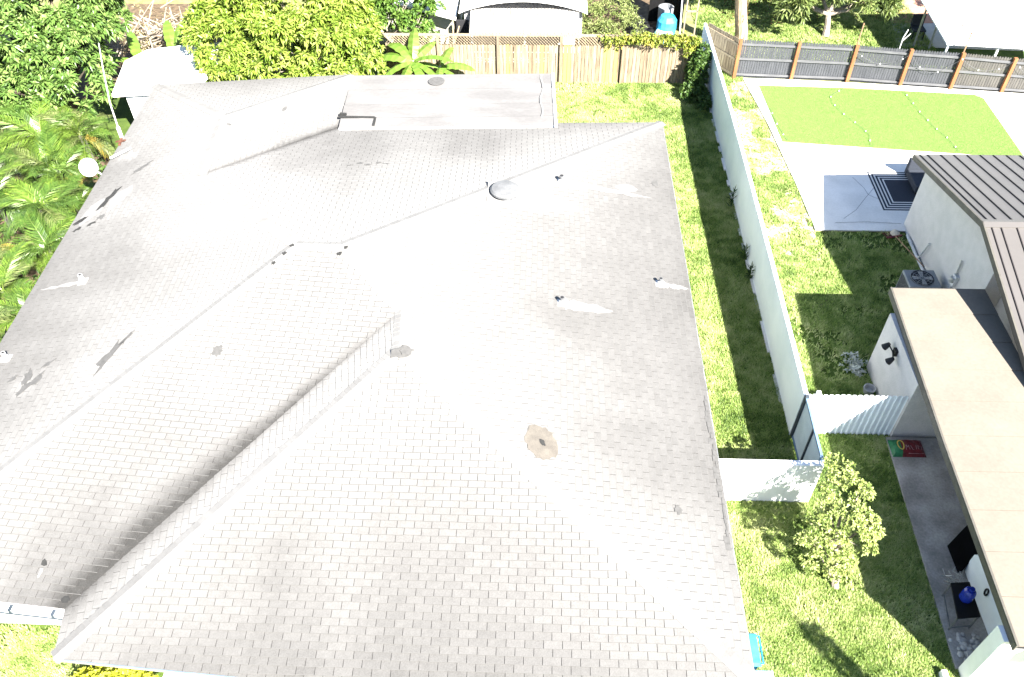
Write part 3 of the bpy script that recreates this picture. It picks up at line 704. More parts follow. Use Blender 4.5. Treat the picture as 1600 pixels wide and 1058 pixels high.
# low-slope rear roof: lapped membrane sheets
def lo_z(y): return 2.955 - (y - 24.35) * .062
lo_c = [(-6.87, 24.35), (.45, 24.68), (.345, 28.5), (-7.08, 28.2)]
def lo_pt(u, v):
    p = np.array(lo_c); a_ = p[0] * (1 - u) + p[1] * u; b_ = p[3] * (1 - u) + p[2] * u; q = a_ * (1 - v) + b_ * v; return q[0], q[1]
vs = [0.0, .155, .40, .70, 1.0]
for i in range(4):
    b = MB(); N = 28
    for k in range(N):
        u0, u1 = k / N, (k + 1) / N
        def P(u, v, lap):
            x, y = lo_pt(u, v); wob = .012 * (fbm(np.array([x * 1.2]), np.array([y * 1.7]), 12)[0] - .5)
            return (x, y, lo_z(y) + wob + lap)
        wv = lambda u: .012 * (fbm(np.array([u * 14]), np.array([i * 3.]), 4)[0] - .5)
        a0, a1 = vs[i] + (wv(u0) if i else 0), vs[i] + (wv(u1) if i else 0)
        # the uphill sheet laps over the one below it (towards the back)
        c1 = vs[i + 1] + (.012 * (fbm(np.array([u0 * 14]), np.array([(i + 1) * 3.]), 4)[0] - .5) if i < 3 else 0)
        c2 = vs[i + 1] + (.012 * (fbm(np.array([u1 * 14]), np.array([(i + 1) * 3.]), 4)[0] - .5) if i < 3 else 0)
        b.quad(P(u0, a0, .0), P(u1, a1, .0), P(u1, c2, .03), P(u0, c1, .03))
        b.quad(P(u0, c1, .03), P(u1, c2, .03), P(u1, c2, -.02), P(u0, c1, -.02)); b.quad(P(u0, c1 + .001, .012), P(u1, c2 + .001, .012), P(u1, c2 + .011, .012), P(u0, c1 + .011, .012)); b.mi[-1] = 1; b.mi[-2] = 1
    b.build('membrane_sheet', [MAT['deckgrey'], MAT['patch_dark']], house)
b = MB(); top_ = [(*lo_pt(u, v), lo_z(lo_pt(u, v)[1]) - .012) for u, v in ((0, 0), (1, 0), (1, 1), (0, 1))]
b.hexa([(x, y, z - .14) for x, y, z in top_], top_); b.build('rear_roof_slab', MAT['white'], house)
b = MB(); p, q = lo_pt(1, -.03), lo_pt(1, 1.0); b.bar((p[0], p[1], lo_z(p[1]) + .02), (q[0], q[1], lo_z(q[1]) + .02), .09, .07); b.build('edge_flashing', MAT['white'], house)
b = MB(); b.bar((-7.0, 25.05, 2.945), (-5.75, 25.02, 2.95), .10, .04); b.bar((-5.72, 25.02, 2.95), (-5.7, 24.48, 2.985), .07, .04)
b.bar((-6.98, 25.22, 2.95), (-6.75, 25.2, 2.95), .10, .07); b.build('loose_flashing', MAT['patch_dark'], house)
b = MB(); b.lathe((-3.9, 27.75, lo_z(27.75) + .03), [(.28, 0), (.30, .03), (.22, .035)], 18); b.build('worn_disc', MAT['patch_grey'], house)
b = MB(); x0, y0 = lo_pt(.935, .12); x1, y1 = lo_pt(.945, .98)
pts = [(x0 + .05 * math.sin(k * 1.3), y0 + (y1 - y0) * k / 9, lo_z(y0 + (y1 - y0) * k / 9) + .035) for k in range(10)]
for p, q in zip(pts[:-1], pts[1:]): b.bar(p, q, .07, .012)
b.build('sealant_seam', MAT['patch_light'], house)
for px_ in (.2, -3.2, -6.6):
    b = MB(); b.box(px_ - .06, px_ + .06, 27.9, 28.02, 0, 2.6); b.build('porch_post', MAT['white'], house)
# vent pipes and the round ventilator
def vent(face, x, y, h=.26, r=.05, m='pipe', collar=True, lean=0):
    z = onplane(face, x, y); b = MB()
    b.tube([(x, y, z - .02), (x, y, z + h)], r, 12); v = b.build('vent_pipe', MAT[m], house, smooth=False)
    b = MB(); b.tube([(x, y, z + h - .004), (x, y, z + h + .003)], r * .75, 12); b.build('opening', MAT['dark'], v)
    if collar:
        a, bb_, c = PL[face]; b = MB(); s_ = .12
        P_ = [(x + i * s_, y + j * s_, onplane(face, x + i * s_, y + j * s_) + .022) for i, j in ((-1, -1), (1, -1), (1, 1), (-1, 1))]
        b.hexa([(p[0], p[1], p[2] - .015) for p in P_], P_); b.lathe((x, y, z), [(r + .05, 0), (r + .03, .09), (r + .004, .13)], 12)
        b.build('pipe_flashing', MAT['pipe'], v)
vent('R', .60, 20.72, .24, .07, 'lead'); vent('R', .58, 15.48, .22, .06, 'lead'); vent('R', 3.27, 16.86, .22, .055, 'lead')
vent('L', -12.4, 16.36, .26, .06, 'pipe'); vent('L', -13.43, 13.74, .24, .055, 'pipe')
x, y = -1.05, 19.62; z = onplane('R', x, y); b = MB()
b.lathe((x, y, z), [(.34, -.06), (.34, .10)], 32); rv = b.build('roof_ventilator', MAT['lead'], house)
b = MB(); b.lathe((x, y, z), [(.38, .12), (.42, .145), (.42, .20), (.37, .245), (.2, .275), (.02, .285)], 32); b.build('ventilator_cap', MAT['ventgrey'], rv, smooth=False)
b = MB(); b.hexa([(x + i * .5, y + j * .5, onplane('R', x + i * .5, y + j * .5)) for i, j in ((-1, -1), (1, -1), (1, 1), (-1, 1))], [(x + i * .5, y + j * .5, onplane('R', x + i * .5, y + j * .5) + .022) for i, j in ((-1, -1), (1, -1), (1, 1), (-1, 1))])
b.build('ventilator_flange', MAT['patch_light'], rv)

# satellite dish and antenna mast on the left eave
t = thing('satellite_dish', 'round white satellite dish fixed at the left roof eave', 'dish', (-14.2, 21.9, 2.7))
b = MB(); c = Vector((-14.45, 21.85, 3.0)); n = Vector((.35, -.75, .62)).normalized(); ux = n.cross(Vector((0, 0, 1))).normalized(); uy = n.cross(ux)
rings = []
for i, (r, dz) in enumerate(((.02, -.08), (.10, -.065), (.20, -.03), (.28, .0))):
    rings.append([c + ux * r * math.cos(a) + uy * r * 1.05 * math.sin(a) + n * dz for a in np.linspace(0, 2 * math.pi, 24, endpoint=False)])
for i in range(3):
    for k in range(24): b.quad(rings[i][k], rings[i][(k + 1) % 24], rings[i + 1][(k + 1) % 24], rings[i + 1][k])
b.quad(*rings[0]); o = b.build('reflector', MAT['dish'], t); so = o.modifiers.new('s', 'SOLIDIFY'); so.thickness = .015
b = MB(); b.tube([(-14.15, 21.9, 2.70), (-14.3, 21.9, 2.85), c - n * .1], .025, 8); b.build('arm', MAT['pipe'], t)
b = MB(); b.tube([c - uy * -.26 - n * .0, c + n * .38], .014, 6); b.build('feed_arm', MAT['pipe'], t)
b = MB(); f = c + n * .38; b.tube([f - n * .05, f + n * .06], .045, 10); b.build('feed_horn', MAT['metal'], t)
t = thing('antenna_mast', 'tall thin pale mast on a rusty bracket at the back left eave', 'mast', (-14.2, 23.95, 2.7))
b = MB(); b.tube([(-14.22, 23.95, 2.35), (-14.2, 23.93, 3.1), (-14.12, 23.9, 4.1), (-13.92, 23.9, 5.2), (-13.72, 23.9, 6.15)], [.028, .026, .024, .02, .016], 8); b.build('pole', MAT['pipe'], t)
b = MB(); b.tube([(-14.22, 23.95, 2.75), (-14.2, 23.93, 3.15)], .06, 10); b.build('clamp', MAT['dish'], t)
b = MB(); b.bar((-14.35, 23.75, 2.72), (-13.95, 23.62, 2.86), .09, .03); b.bar((-14.2, 23.9, 2.76), (-14.08, 23.4, 2.82), .07, .05); b.build('bracket', MAT['terracotta'], t)
t = thing('roof_pole', 'short pale pole lying along the left eave below the mast', 'pole', (-13.8, 22.8, 2.8))
b = MB(); b.tube([(-14.05, 22.55, 2.88), (-13.45, 22.95, 3.02)], .035, 8); b.build('tube', MAT['dish'], t)

# ================================================================== BOUNDARY WALLS, GATE, CORRUGATED FENCE
t = thing('boundary_wall', 'long pale blue-white wall running back between the two lawns', 'wall', (6.95, 24, 0))
b = MB(); N = 30
for k in range(N):
    y0 = 14.05 + (34.9 - 14.05) * k / N; y1 = 14.05 + (34.9 - 14.05) * (k + 1) / N
    hh = lambda y: 1.72 + .16 * math.sin((y - 14.05) / 20.85 * math.pi) - .10 * max(0, (y - 28) / 7)
    b.hexa([(6.87, y0, -.05), (6.98, y0, -.05), (6.98, y1, -.05), (6.87, y1, -.05)], [(6.87, y0, hh(y0)), (6.98, y0, hh(y0)), (6.98, y1, hh(y1)), (6.87, y1, hh(y1))])
b.build('wall_panel', MAT['bluewhite'], t)
b = MB()
for k in range(20):
    y = 15 + k * .95 + random.uniform(-.2, .2); b.box(6.79, 6.875, y, y + random.uniform(.3, .8), -.02, random.uniform(.04, .10))
o = b.build('footing', MAT['concrete'], t)
t = thing('front_wall', 'short sunlit white wall closing the side yard beside the house', 'wall', (5.2, 11.98, 0))
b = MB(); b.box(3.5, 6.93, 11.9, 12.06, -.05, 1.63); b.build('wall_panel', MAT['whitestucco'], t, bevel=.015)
t = thing('side_gate', 'metal framed blue-white gate joining the front wall to the long wall', 'gate', (6.92, 13, 0))
b = MB(); b.bar((6.92, 13.98, 0), (6.92, 13.98, 1.78), .09, .09); b.build('gate_post', MAT['gatepost'], t)
b = MB(); b.bar((6.92, 12.12, 0), (6.92, 12.12, 1.66), .09, .09); b.build('gate_post', MAT['gateframe'], t)
b = MB(); b.bar((6.92, 12.16, 1.63), (6.92, 13.93, 1.68), .06, .07); b.build('gate_rail', MAT['gateframe'], t)
b = MB(); b.bar((6.92, 12.16, .12), (6.92, 13.93, .12), .05, .05); b.build('gate_rail', MAT['gateframe'], t)
b = MB(); b.bar((6.91, 13.0, .12), (6.91, 13.0, 1.65), .05, .05); b.build('gate_stile', MAT['gatepost'], t)
for y0, y1 in ((12.17, 12.97), (13.03, 13.93)):
    b = MB(); b.box(6.925, 6.945, y0, y1, .10, 1.62); b.build('gate_panel', MAT['gate'], t)
t = thing('corrugated_fence', 'white corrugated metal fence between the gate and the grey-white annex', 'fence', (8.2, 14.1, 0))
def corr_sheet(x0, x1, y, z0, z1, pitch, depth, wave=.0):
    b = MB(); xs = []; x = x0
    while x < x1:
        for dx, dy in ((0, 0), (pitch * .55, 0), (pitch * .66, -depth), (pitch * .9, -depth)):
            if x + dx < x1: xs.append((x + dx, y + dy))
        x += pitch
    for (xa, ya), (xb, yb) in zip(xs[:-1], xs[1:]):
        za, zb = z1 + wave * math.sin(xa * 9), z1 + wave * math.sin(xb * 9)
        b.hexa([(xa, ya, z0), (xb, yb, z0), (xb, yb + .006, z0), (xa, ya + .006, z0)], [(xa, ya, za), (xb, yb, zb), (xb, yb + .006, zb), (xa, ya + .006, za)])
    return b
for i, (xa, xb) in enumerate(((6.98, 7.85), (7.86, 8.72), (8.73, 9.58))):
    corr_sheet(xa, xb, 14.12 + .004 * (i % 2), .03, 1.66, .145, .035, .008).build('corrugated_sheet', MAT['corr'], t)
b = MB(); b.bar((6.98, 14.17, 1.5), (9.56, 14.17, 1.5), .04, .06); b.bar((6.98, 14.17, .3), (9.56, 14.17, .3), .04, .06); b.build('rail', MAT['pipe'], t)
b = MB(); b.box(7.22, 7.32, 14.08, 14.2, 1.60, 1.72); b.build('cap', MAT['white'], t)

# ================================================================== NEIGHBOUR HOUSE
nb = thing('neighbour_house', 'grey-white gabled house under a brown standing-seam metal roof', 'house', (15, 18.7, 0))
YR, ZR, XE = 18.65, 3.76, 12.2
def rz(y): return ZR - (abs(y - YR)) * (.240 if y > YR else .25)
YF_, YN = 23.7, 13.7
b = MB(); b.hexa([(12.55, 17.7, 0), (22, 17.7, 0), (22, 23.25, 0), (12.55, 23.25, 0)], [(12.55, 17.7, rz(17.7) - .14), (22, 17.7, rz(17.7) - .14), (22, 23.25, rz(23.25) - .14), (12.55, 23.25, rz(23.25) - .14)])
b.quad((12.55, 17.7, rz(17.7) - .14), (12.55, 23.25, rz(23.25) - .14), (12.55, YR, ZR - .14))
b.build('gable_wall', MAT['beigestucco'], nb)
b = MB(); b.box(13.1, 22, 13.98, 17.69, 0, 2.55); b.build('side_wall', MAT['beigestucco'], nb)
def slope_slab(y0, y1):
    b = MB(); b.hexa([(XE, y0, rz(y0) - .10), (24, y0, rz(y0) - .10), (24, y1, rz(y1) - .10), (XE, y1, rz(y1) - .10)], [(XE, y0, rz(y0) - .015), (24, y0, rz(y0) - .015), (24, y1, rz(y1) - .015), (XE, y1, rz(y1) - .015)]); return b
slope_slab(YR, YF_).build('roof_deck', MAT['olive'], nb); slope_slab(YN, YR).build('roof_deck', MAT['olive'], nb)
pw = .425
far_me = near_me = None
for side, (ya, yb) in enumerate(((YR + .12, YF_ + .04), (YN - .04, YR - .12))):
    b = MB(); za, zb = rz(ya), rz(yb)
    b.quad((0, ya - YR, za), (pw, ya - YR, za), (pw, yb - YR, zb), (0, yb - YR, zb))
    dz = .03
    s1 = MB(); s1.hexa([(-.012, ya - YR, za - .004), (.012, ya - YR, za - .004), (.012, yb - YR, zb - .004), (-.012, yb - YR, zb - .004)], [(-.012, ya - YR, za + dz), (.012, ya - YR, za + dz), (.012, yb - YR, zb + dz), (-.012, yb - YR, zb + dz)])
    pm = b.mesh('roof_panel', MAT['metalroof']); sm_ = s1.mesh('seam', MAT['metalseam'])
    for k in range(20):
        o = link(bpy.data.objects.new('roof_panel', pm), nb); o.matrix_parent_inverse = Matrix.Translation(-nb.location); o.location = (XE + .02 + k * pw, YR, 0)
        q = link(bpy.data.objects.new('seam', sm_), o); q.location = (.17 if k == 0 else 0, 0, 0)
b = MB()
b.hexa([(XE - .01, YR - .17, rz(YR - .17) + .008), (24, YR - .17, rz(YR - .17) + .008), (24, YR, ZR + .012), (XE - .01, YR, ZR + .012)], [(XE - .01, YR - .17, rz(YR - .17) + .036), (24, YR - .17, rz(YR - .17) + .036), (24, YR, ZR + .045), (XE - .01, YR, ZR + .045)])
b.hexa([(XE - .01, YR, ZR + .012), (24, YR, ZR + .012), (24, YR + .17, rz(YR + .17) + .008), (XE - .01, YR + .17, rz(YR + .17) + .008)], [(XE - .01, YR, ZR + .045), (24, YR, ZR + .045), (24, YR + .17, rz(YR + .17) + .036), (XE - .01, YR + .17, rz(YR + .17) + .036)])
b.build('ridge_cap', MAT['metalroof'], nb)
def rake(x0, x1, za, zb, m, nm, ya=YF_, yb=YN):
    b = MB()
    for p, q in ((ya, YR), (YR, yb)):
        lo, hi = (q, p) if q < p else (p, q)
        b.hexa([(x0, lo, rz(lo) + za), (x1, lo, rz(lo) + za), (x1, hi, rz(hi) + za), (x0, hi, rz(hi) + za)], [(x0, lo, rz(lo) + zb), (x1, lo, rz(lo) + zb), (x1, hi, rz(hi) + zb), (x0, hi, rz(hi) + zb)])
    b.build(nm, m, nb)
rake(XE - .03, XE + .02, -.15, .035, MAT['olive'], 'rake_board')
rake(12.47, 12.55, -.30, -.13, MAT['cream'], 'trim_board', 23.3, 17.68)
b = MB(); b.box(12.62, 24, YF_ + .02, YF_ + .08, rz(YF_) - .14, rz(YF_) - .01); b.build('gutter', MAT['olive'], nb)
# electric meter and conduit on the gable
b = MB(); b.box(12.44, 12.55, 18.98, 19.2, 1.05, 1.42); mt = b.build('meter_box', MAT['pipe'], nb)
b = MB(); b.lathe((12.42, 19.09, 1.26), [(.085, -.08), (.085, .08)], 14); b.build('meter_dial', MAT['metal'], mt)
b = MB(); b.tube([(12.49, 19.14, 1.42), (12.49, 19.2, 1.9)], .03, 8); b.tube([(12.49, 19.09, 0), (12.49, 19.09, 1.05)], .025, 8); b.build('conduit', MAT['metal'], mt)
b = MB(); b.tube([(12.47, 22.6, .08), (12.45, 20.3, .08)], .05, 8); b.tube([(12.45, 21.4, .05), (12.46, 21.2, .75), (12.46, 21.12, .95)], .03, 8); b.build('pipe', MAT['pipe'], nb)
# flat-roofed annex: canopy on walls
ax = thing('annex', 'flat tan-roofed annex and carport beside the brown metal roof', 'building', (11, 12.5, 0))
CL, CR = [(9.42, 7.2), (9.56, 12.13), (9.79, 17.42)], 12.36
def cl_x(y):
    return np.interp(y, [p[1] for p in CL], [p[0] for p in CL])
ys = [17.42, 16.42, 15.4, 14.42, 13.38, 12.32, 11.3, 10.28, 9.26, 8.24, 7.2]
for y1, y0 in zip(ys[:-1], ys[1:]):
    b = MB(); o_ = .012
    b.hexa([(cl_x(y0), y0 + .009, 2.375), (CR, y0 + .009, 2.375), (CR, y1, 2.375), (cl_x(y1), y1, 2.375)], [(cl_x(y0), y0 + .009, 2.405), (CR, y0 + .009, 2.405), (CR, y1, 2.392), (cl_x(y1), y1, 2.392)])
    b.build('roof_sheet', MAT['tan'], ax)
b = MB(); b.hexa([(9.46, 7.24, 2.2), (CR - .04, 7.24, 2.2), (CR - .04, 17.38, 2.2), (9.83, 17.38, 2.2)], [(9.46, 7.24, 2.374), (CR - .04, 7.24, 2.374), (CR - .04, 17.38, 2.374), (9.83, 17.38, 2.374)]); b.build('roof_slab', MAT['dark'], ax)
b = MB()
for p, q in zip(CL[:-1], CL[1:]): b.bar((p[0] - .015, p[1], 2.295), (q[0] - .015, q[1], 2.295), .035, .19)
b.bar((9.8, 17.43, 2.295), (CR, 17.43, 2.295), .03, .19); b.build('fascia', MAT['olive'], ax)
b = MB()
for p, q in zip(CL[:-1], CL[1:]): b.bar((p[0] - .01, p[1], 2.42), (q[0] - .01, q[1], 2.42), .05, .03)
b.build('drip_edge', MAT['olive'], ax)
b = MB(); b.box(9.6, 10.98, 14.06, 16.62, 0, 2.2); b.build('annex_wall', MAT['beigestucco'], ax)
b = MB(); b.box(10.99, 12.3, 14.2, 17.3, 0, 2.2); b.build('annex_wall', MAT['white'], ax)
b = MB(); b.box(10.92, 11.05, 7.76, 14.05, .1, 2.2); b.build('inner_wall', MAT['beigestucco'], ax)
b = MB(); b.box(9.3, 12.6, 7.38, 7.72, 0, 2.2); b.build('front_wall', MAT['white'], ax)
b = MB(); b.box(10.2, 13.2, 6.75, 7.1, 1.9, 2.35); b.build('front_beam', MAT['white'], ax)
# twin security lamp under the canopy edge
t = thing('security_light', 'black twin-headed floodlight high on the annex wall', 'lamp', (9.58, 15.6, 1.9))
b = MB(); b.box(9.52, 9.6, 15.45, 15.62, 1.72, 1.9); b.build('base', MAT['black'], t)
for y, dz in ((15.32, -.05), (15.78, .03)):
    b = MB(); b.tube([(9.5, 15.54, 1.80), (9.46, y, 1.80 + dz)], .02, 6); b.tube([(9.46, y, 1.84 + dz), (9.40, y + .01, 1.74 + dz), (9.36, y + .02, 1.68 + dz)], [.05, .085, .10], 12); b.build('lamp_head', MAT['black'], t)
# AC unit
t = thing('air_conditioner', 'grey outdoor air conditioning unit beside the gable wall', 'air conditioner', (11.8, 19.55, 0))
b = MB(); b.box(11.32, 12.28, 19.16, 19.96, .06, .86); b.build('cabinet', MAT['acgrey'], t, bevel=.03)
b = MB(); b.lathe((11.8, 19.56, .862), [(.36, 0), (.36, .012)], 24); b.build('fan_opening', MAT['dark'], t)
b = MB()
for r in (.10, .19, .28, .355):
    ring = [(11.8 + r * math.cos(a), 19.56 + r * math.sin(a), .885) for a in np.linspace(0, 2 * math.pi, 21)]; b.tube(ring, .008, 4, cap=False)
for a in np.linspace(0, math.pi, 5)[:-1]: b.tube([(11.8 - .36 * math.cos(a), 19.56 - .36 * math.sin(a), .885), (11.8 + .36 * math.cos(a), 19.56 + .36 * math.sin(a), .885)], .008, 4)
b.build('fan_guard', MAT['acgrey'], t)
b = MB()
for a in np.linspace(0, 2 * math.pi, 5)[:-1]:
    d = Vector((math.cos(a), math.sin(a), 0)); e = Vector((-d.y, d.x, 0)); c = Vector((11.8, 19.56, .878))
    b.quad(c + d * .05 - e * .04, c + d * .3 - e * .09, c + d * .3 + e * .07, c + d * .05 + e * .04)
b.build('fan_blade', MAT['metal'], t)
b = MB(); b.box(11.25, 12.35, 19.1, 20.0, 0, .06); b.build('pad', MAT['concrete'], t)
b = MB()
for k in range(14): b.box(11.312, 11.32, 19.22 + k * .05, 19.24 + k * .05, .12, .78)
b.build('louvre', MAT['dark'], t)
# garden tool by the wall
t = thing('rake', 'red-headed garden rake lying by the gable wall', 'rake', (12.2, 22, 0))
b = MB(); b.tube([(12.05, 22.5, .10), (12.36, 20.7, .35)], .018, 6); b.build('handle', MAT['brownpole'], t)
b = MB(); b.bar((11.75, 22.45, .08), (12.3, 22.6, .08), .05, .04)
for k in range(9): b.bar((11.78 + k * .062, 22.46 + k * .017, .08), (11.70 + k * .065, 22.78 + k * .015, .02), .014, .014)
b.build('rake_head', MAT['red'], t)
t = thing('stone', 'pale rock beside the rake at the concrete edge', 'rock', (12.1, 22.75, 0))
b = MB(); b.lathe((12.1, 22.72, 0), [(.14, 0), (.17, .06), (.12, .14), (.03, .17)], 9); b.build('rock', MAT['stone'], t)

# rug with striped border in the shaded patio
t = thing('rug', 'dark outdoor rug with white striped border in the shade', 'rug', (13.4, 25, .06))
rx0, rx1, ry0, ry1 = 12.05, 15.2, 24.0, 26.3
zz = .066
b = MB(); b.box(rx0, rx1, ry0, ry1, .0605, zz); b.build('pile', MAT['navy'], t)
for k in range(4):
    i = .06 + k * .125; wv = .05; b = MB(); z2 = zz + .0015
    b.box(rx0 + i, rx0 + i + wv, ry0 + i, ry1 - i, zz, z2); b.box(rx1 - i - wv, rx1 - i, ry0 + i, ry1 - i, zz, z2)
    b.box(rx0 + i + wv, rx1 - i - wv, ry0 + i, ry0 + i + wv, zz, z2); b.box(rx0 + i + wv, rx1 - i - wv, ry1 - i - wv, ry1 - i, zz, z2)
    b.build('white_stripe', MAT['whiteweave'], t)
t = thing('patio_sofa', 'dark patio sofa standing on the striped rug by the wall', 'sofa', (14, 25.3, .07))
b = MB(); b.box(13.35, 14.6, 24.9, 26.0, .15, .42); b.build('seat', MAT['navy'], t, bevel=.04)
b = MB(); b.box(13.35, 14.6, 26.0, 26.2, .15, .80); b.build('backrest', MAT['navy'], t, bevel=.04)
for x in (13.4, 14.5):
    for y in (24.95, 26.1): b = MB(); b.box(x, x + .06, y, y + .06, .067, .15); b.build('leg', MAT['black'], t)

# ---------------------------------------------------------------- things on the side patio
t = thing('soil_bag', 'red and green plastic soil bag lying on the patio edge', 'bag', (9.85, 13.6, .1))
b = MB(); N, K = 14, 8
def bag(u, v):
    x = 9.43 + .88 * u; y = 13.33 + .56 * v; e = (1 - abs(2 * u - 1) ** 4) * (1 - abs(2 * v - 1) ** 3)
    return (x, y, .105 + .15 * e ** .6 + .012 * math.sin(u * 23 + v * 9) * e)
for i in range(N):
    for j in range(K): b.quad(bag(i / N, j / K), bag((i + 1) / N, j / K), bag((i + 1) / N, (j + 1) / K), bag(i / N, (j + 1) / K)); b.mi[-1] = 1 if i < 4 else 0
b.build('bag_body', [MAT['red'], MAT['green']], t)
def print_line(pts, w, m, nm, loop=False):
    b = MB(); q = [Vector(bag(u, v)) + Vector((0, 0, .006)) for u, v in pts]
    if loop: q.append(q[0])
    for p, r in zip(q[:-1], q[1:]): b.bar(p, r, w, .003)
    b.build(nm, m, t)
print_line([(.27 + .085 * math.cos(a), .52 + .26 * math.sin(a)) for a in np.linspace(0, 2 * math.pi, 15)[:-1]], .03, MAT['yellow'], 'yellow_ring', True)
for pts in ([(.40, .25), (.41, .5), (.45, .36), (.49, .5), (.50, .25)], [(.56, .5), (.59, .26), (.63, .27)], [(.70, .28), (.71, .5)], [(.76, .28), (.77, .5), (.82, .45)], [(.87, .28), (.88, .5)]):
    print_line(pts, .014, MAT['printpink'], 'print')
print_line([(.45, .1), (.9, .12)], .02, MAT['printpink'], 'print')
t = thing('patio_table', 'low black table with thin metal legs under the blue jug', 'table', (9.65, 9.0, .1))
b = MB(); b.hexa([(9.34, 8.56, .66), (9.86, 8.62, .66), (9.90, 9.46, .66), (9.46, 9.42, .66)], [(9.34, 8.56, .70), (9.86, 8.62, .70), (9.90, 9.46, .70), (9.46, 9.42, .70)]); b.build('tabletop', MAT['black'], t, bevel=.01)
for p in ((9.36, 8.58), (9.83, 8.64), (9.87, 9.43), (9.48, 9.40)):
    b = MB(); b.bar((*p, .10), (*p, .66), .03, .03); b.build('leg', MAT['lead'], t)
b = MB(); b.bar((9.36, 8.58, .2), (9.83, 8.64, .2), .02, .02); b.bar((9.36, 8.58, .2), (9.48, 9.40, .2), .02, .02); b.build('stretcher', MAT['lead'], t)
t = thing('water_jug', 'cobalt blue plastic water jug standing on the black table', 'jug', (9.66, 9.05, .7))
b = MB(); b.lathe((9.66, 9.05, .70), [(.13, 0), (.14, .03), (.132, .10), (.14, .13), (.132, .20), (.14, .23), (.13, .31), (.09, .37)], 20); b.build('body', MAT['jug'], t, smooth=False)
b = MB(); b.lathe((9.66, 9.05, 1.07), [(.05, -.01), (.045, .04), (.055, .045), (.055, .08)], 14); b.build('neck', MAT['jug'], t)
t = thing('leaning_board', 'black rectangular board leaning in the carport shade', 'board', (10.3, 10.5, .1))
b = MB(); b.hexa([(10.02, 9.98, .12), (10.0, 10.7, .12), (10.04, 10.7, .12), (10.06, 9.98, .12)], [(10.46, 10.3, 1.0), (10.44, 11.0, 1.0), (10.48, 11.0, 1.0), (10.50, 10.3, 1.0)]); b.build('panel', MAT['board_black'], t)
b = MB(); b.bar((10.5, 10.28, 1.0), (10.5, 10.28, .12), .03, .03); b.build('prop', MAT['lead'], t)
t = thing('white_cabinet', 'long white chest with a black oval handle under the carport', 'chest', (10.6, 9.2, .1))
b = MB(); pr = [(8.38, .10), (10.05, .10), (10.12, .45), (10.12, .75), (10.05, .88), (9.9, .93), (8.38, .93)]
b.hexa([(10.2, y, z) for y, z in pr], [(10.85, y, z) for y, z in pr]); b.build('body', MAT['corr'], t, bevel=.02)
b = MB(); ring = [(10.185, 9.21 + .05 * math.cos(a), .70 + .11 * math.sin(a)) for a in np.linspace(0, 2 * math.pi, 17)]; b.tube(ring, .022, 6, cap=False); b.build('handle', MAT['black'], t)
t = thing('wire_basket', 'pile of bent silver wire hangers beside the table', 'wire', (9.8, 9.7, .1))
b = MB()
for k in range(16):
    c = Vector((9.8 + random.uniform(-.16, .16), 9.75 + random.uniform(-.16, .16), .14 + random.uniform(0, .25))); pts = [c + Vector((random.uniform(-.16, .16), random.uniform(-.16, .16), random.uniform(-.03, .10))) for _ in range(4)]
    for p, q in zip(pts[:-1], pts[1:]): b.bar(p, q, .012, .012)
b.build('wires', MAT['metal'], t)
t = thing('debris', 'grey stones and rubbish piled in the patio corner', 'rubble', (9.5, 8.05, .1)); t['kind'] = 'stuff'
b = MB()
for k in range(40):
    x, y, s_ = random.uniform(9.32, 9.95), random.uniform(7.78, 8.5), random.uniform(.02, .07); b.lathe((x, y, .10), [(s_, 0), (s_ * 1.1, s_ * .5), (s_ * .5, s_)], 6)
b.box(9.55, 9.85, 7.85, 8.05, .1, .2); b.build('rubble', MAT['greywall'], t)['kind'] = 'stuff'
t = thing('white_post', 'small white block standing in the grass by the annex front', 'block', (8.95, 7.5, 0))
b = MB(); b.box(8.85, 8.98, 7.35, 7.62, 0, .22); b.build('block', MAT['white'], t, bevel=.02)
# recycling bin with a pale one next to it
t = thing('recycling_bin', 'bright blue wheeled bin at the front corner of the house', 'bin', (4.75, 7.6, 0))
b = MB(); b.hexa([(4.36, 7.36, .05), (4.72, 7.36, .05), (4.72, 7.86, .05), (4.36, 7.86, .05)], [(4.30, 7.28, .98), (4.74, 7.28, .98), (4.74, 7.92, .98), (4.30, 7.92, .98)]); b.build('body', MAT['blue'], t)
b = MB(); b.hexa([(4.27, 7.24, .985), (4.77, 7.24, .985), (4.77, 7.96, .985), (4.27, 7.96, .985)], [(4.31, 7.29, 1.05), (4.73, 7.29, 1.05), (4.73, 7.91, 1.05), (4.31, 7.91, 1.05)]); b.build('lid', MAT['skyblue'], t)
b = MB(); b.tube([(4.77, 7.3, 1.0), (4.82, 7.3, 1.0), (4.82, 7.9, 1.0), (4.77, 7.9, 1.0)], .016, 6); b.build('handle', MAT['blue'], t)
for y in (7.4, 7.82): b = MB(); b.tube([(4.72, y - .03, .1), (4.72, y + .03, .1)], .1, 14); b.build('wheel', MAT['black'], t)
t = thing('trash_bin', 'pale aqua wheeled bin in front of the blue bin', 'bin', (4.8, 6.85, 0))
b = MB(); b.hexa([(4.64, 6.58, .05), (4.94, 6.58, .05), (4.94, 7.12, .05), (4.64, 7.12, .05)], [(4.58, 6.52, .95), (4.98, 6.52, .95), (4.98, 7.16, .95), (4.58, 7.16, .95)]); b.build('body', MAT['lightblue'], t)
b = MB(); b.hexa([(4.56, 6.5, .955), (5.0, 6.5, .955), (5.0, 7.18, .955), (4.56, 7.18, .955)], [(4.60, 6.55, 1.03), (4.96, 6.55, 1.03), (4.96, 7.13, 1.03), (4.60, 7.13, 1.03)]); b.build('lid', mat('mint_plastic', (.62, .76, .72), (.56, .70, .67), scale=2, rough=.5), t)
for y in (6.66, 7.04): b = MB(); b.tube([(4.97, y - .03, .1), (4.97, y + .03, .1)], .1, 14); b.build('wheel', MAT['black'], t)

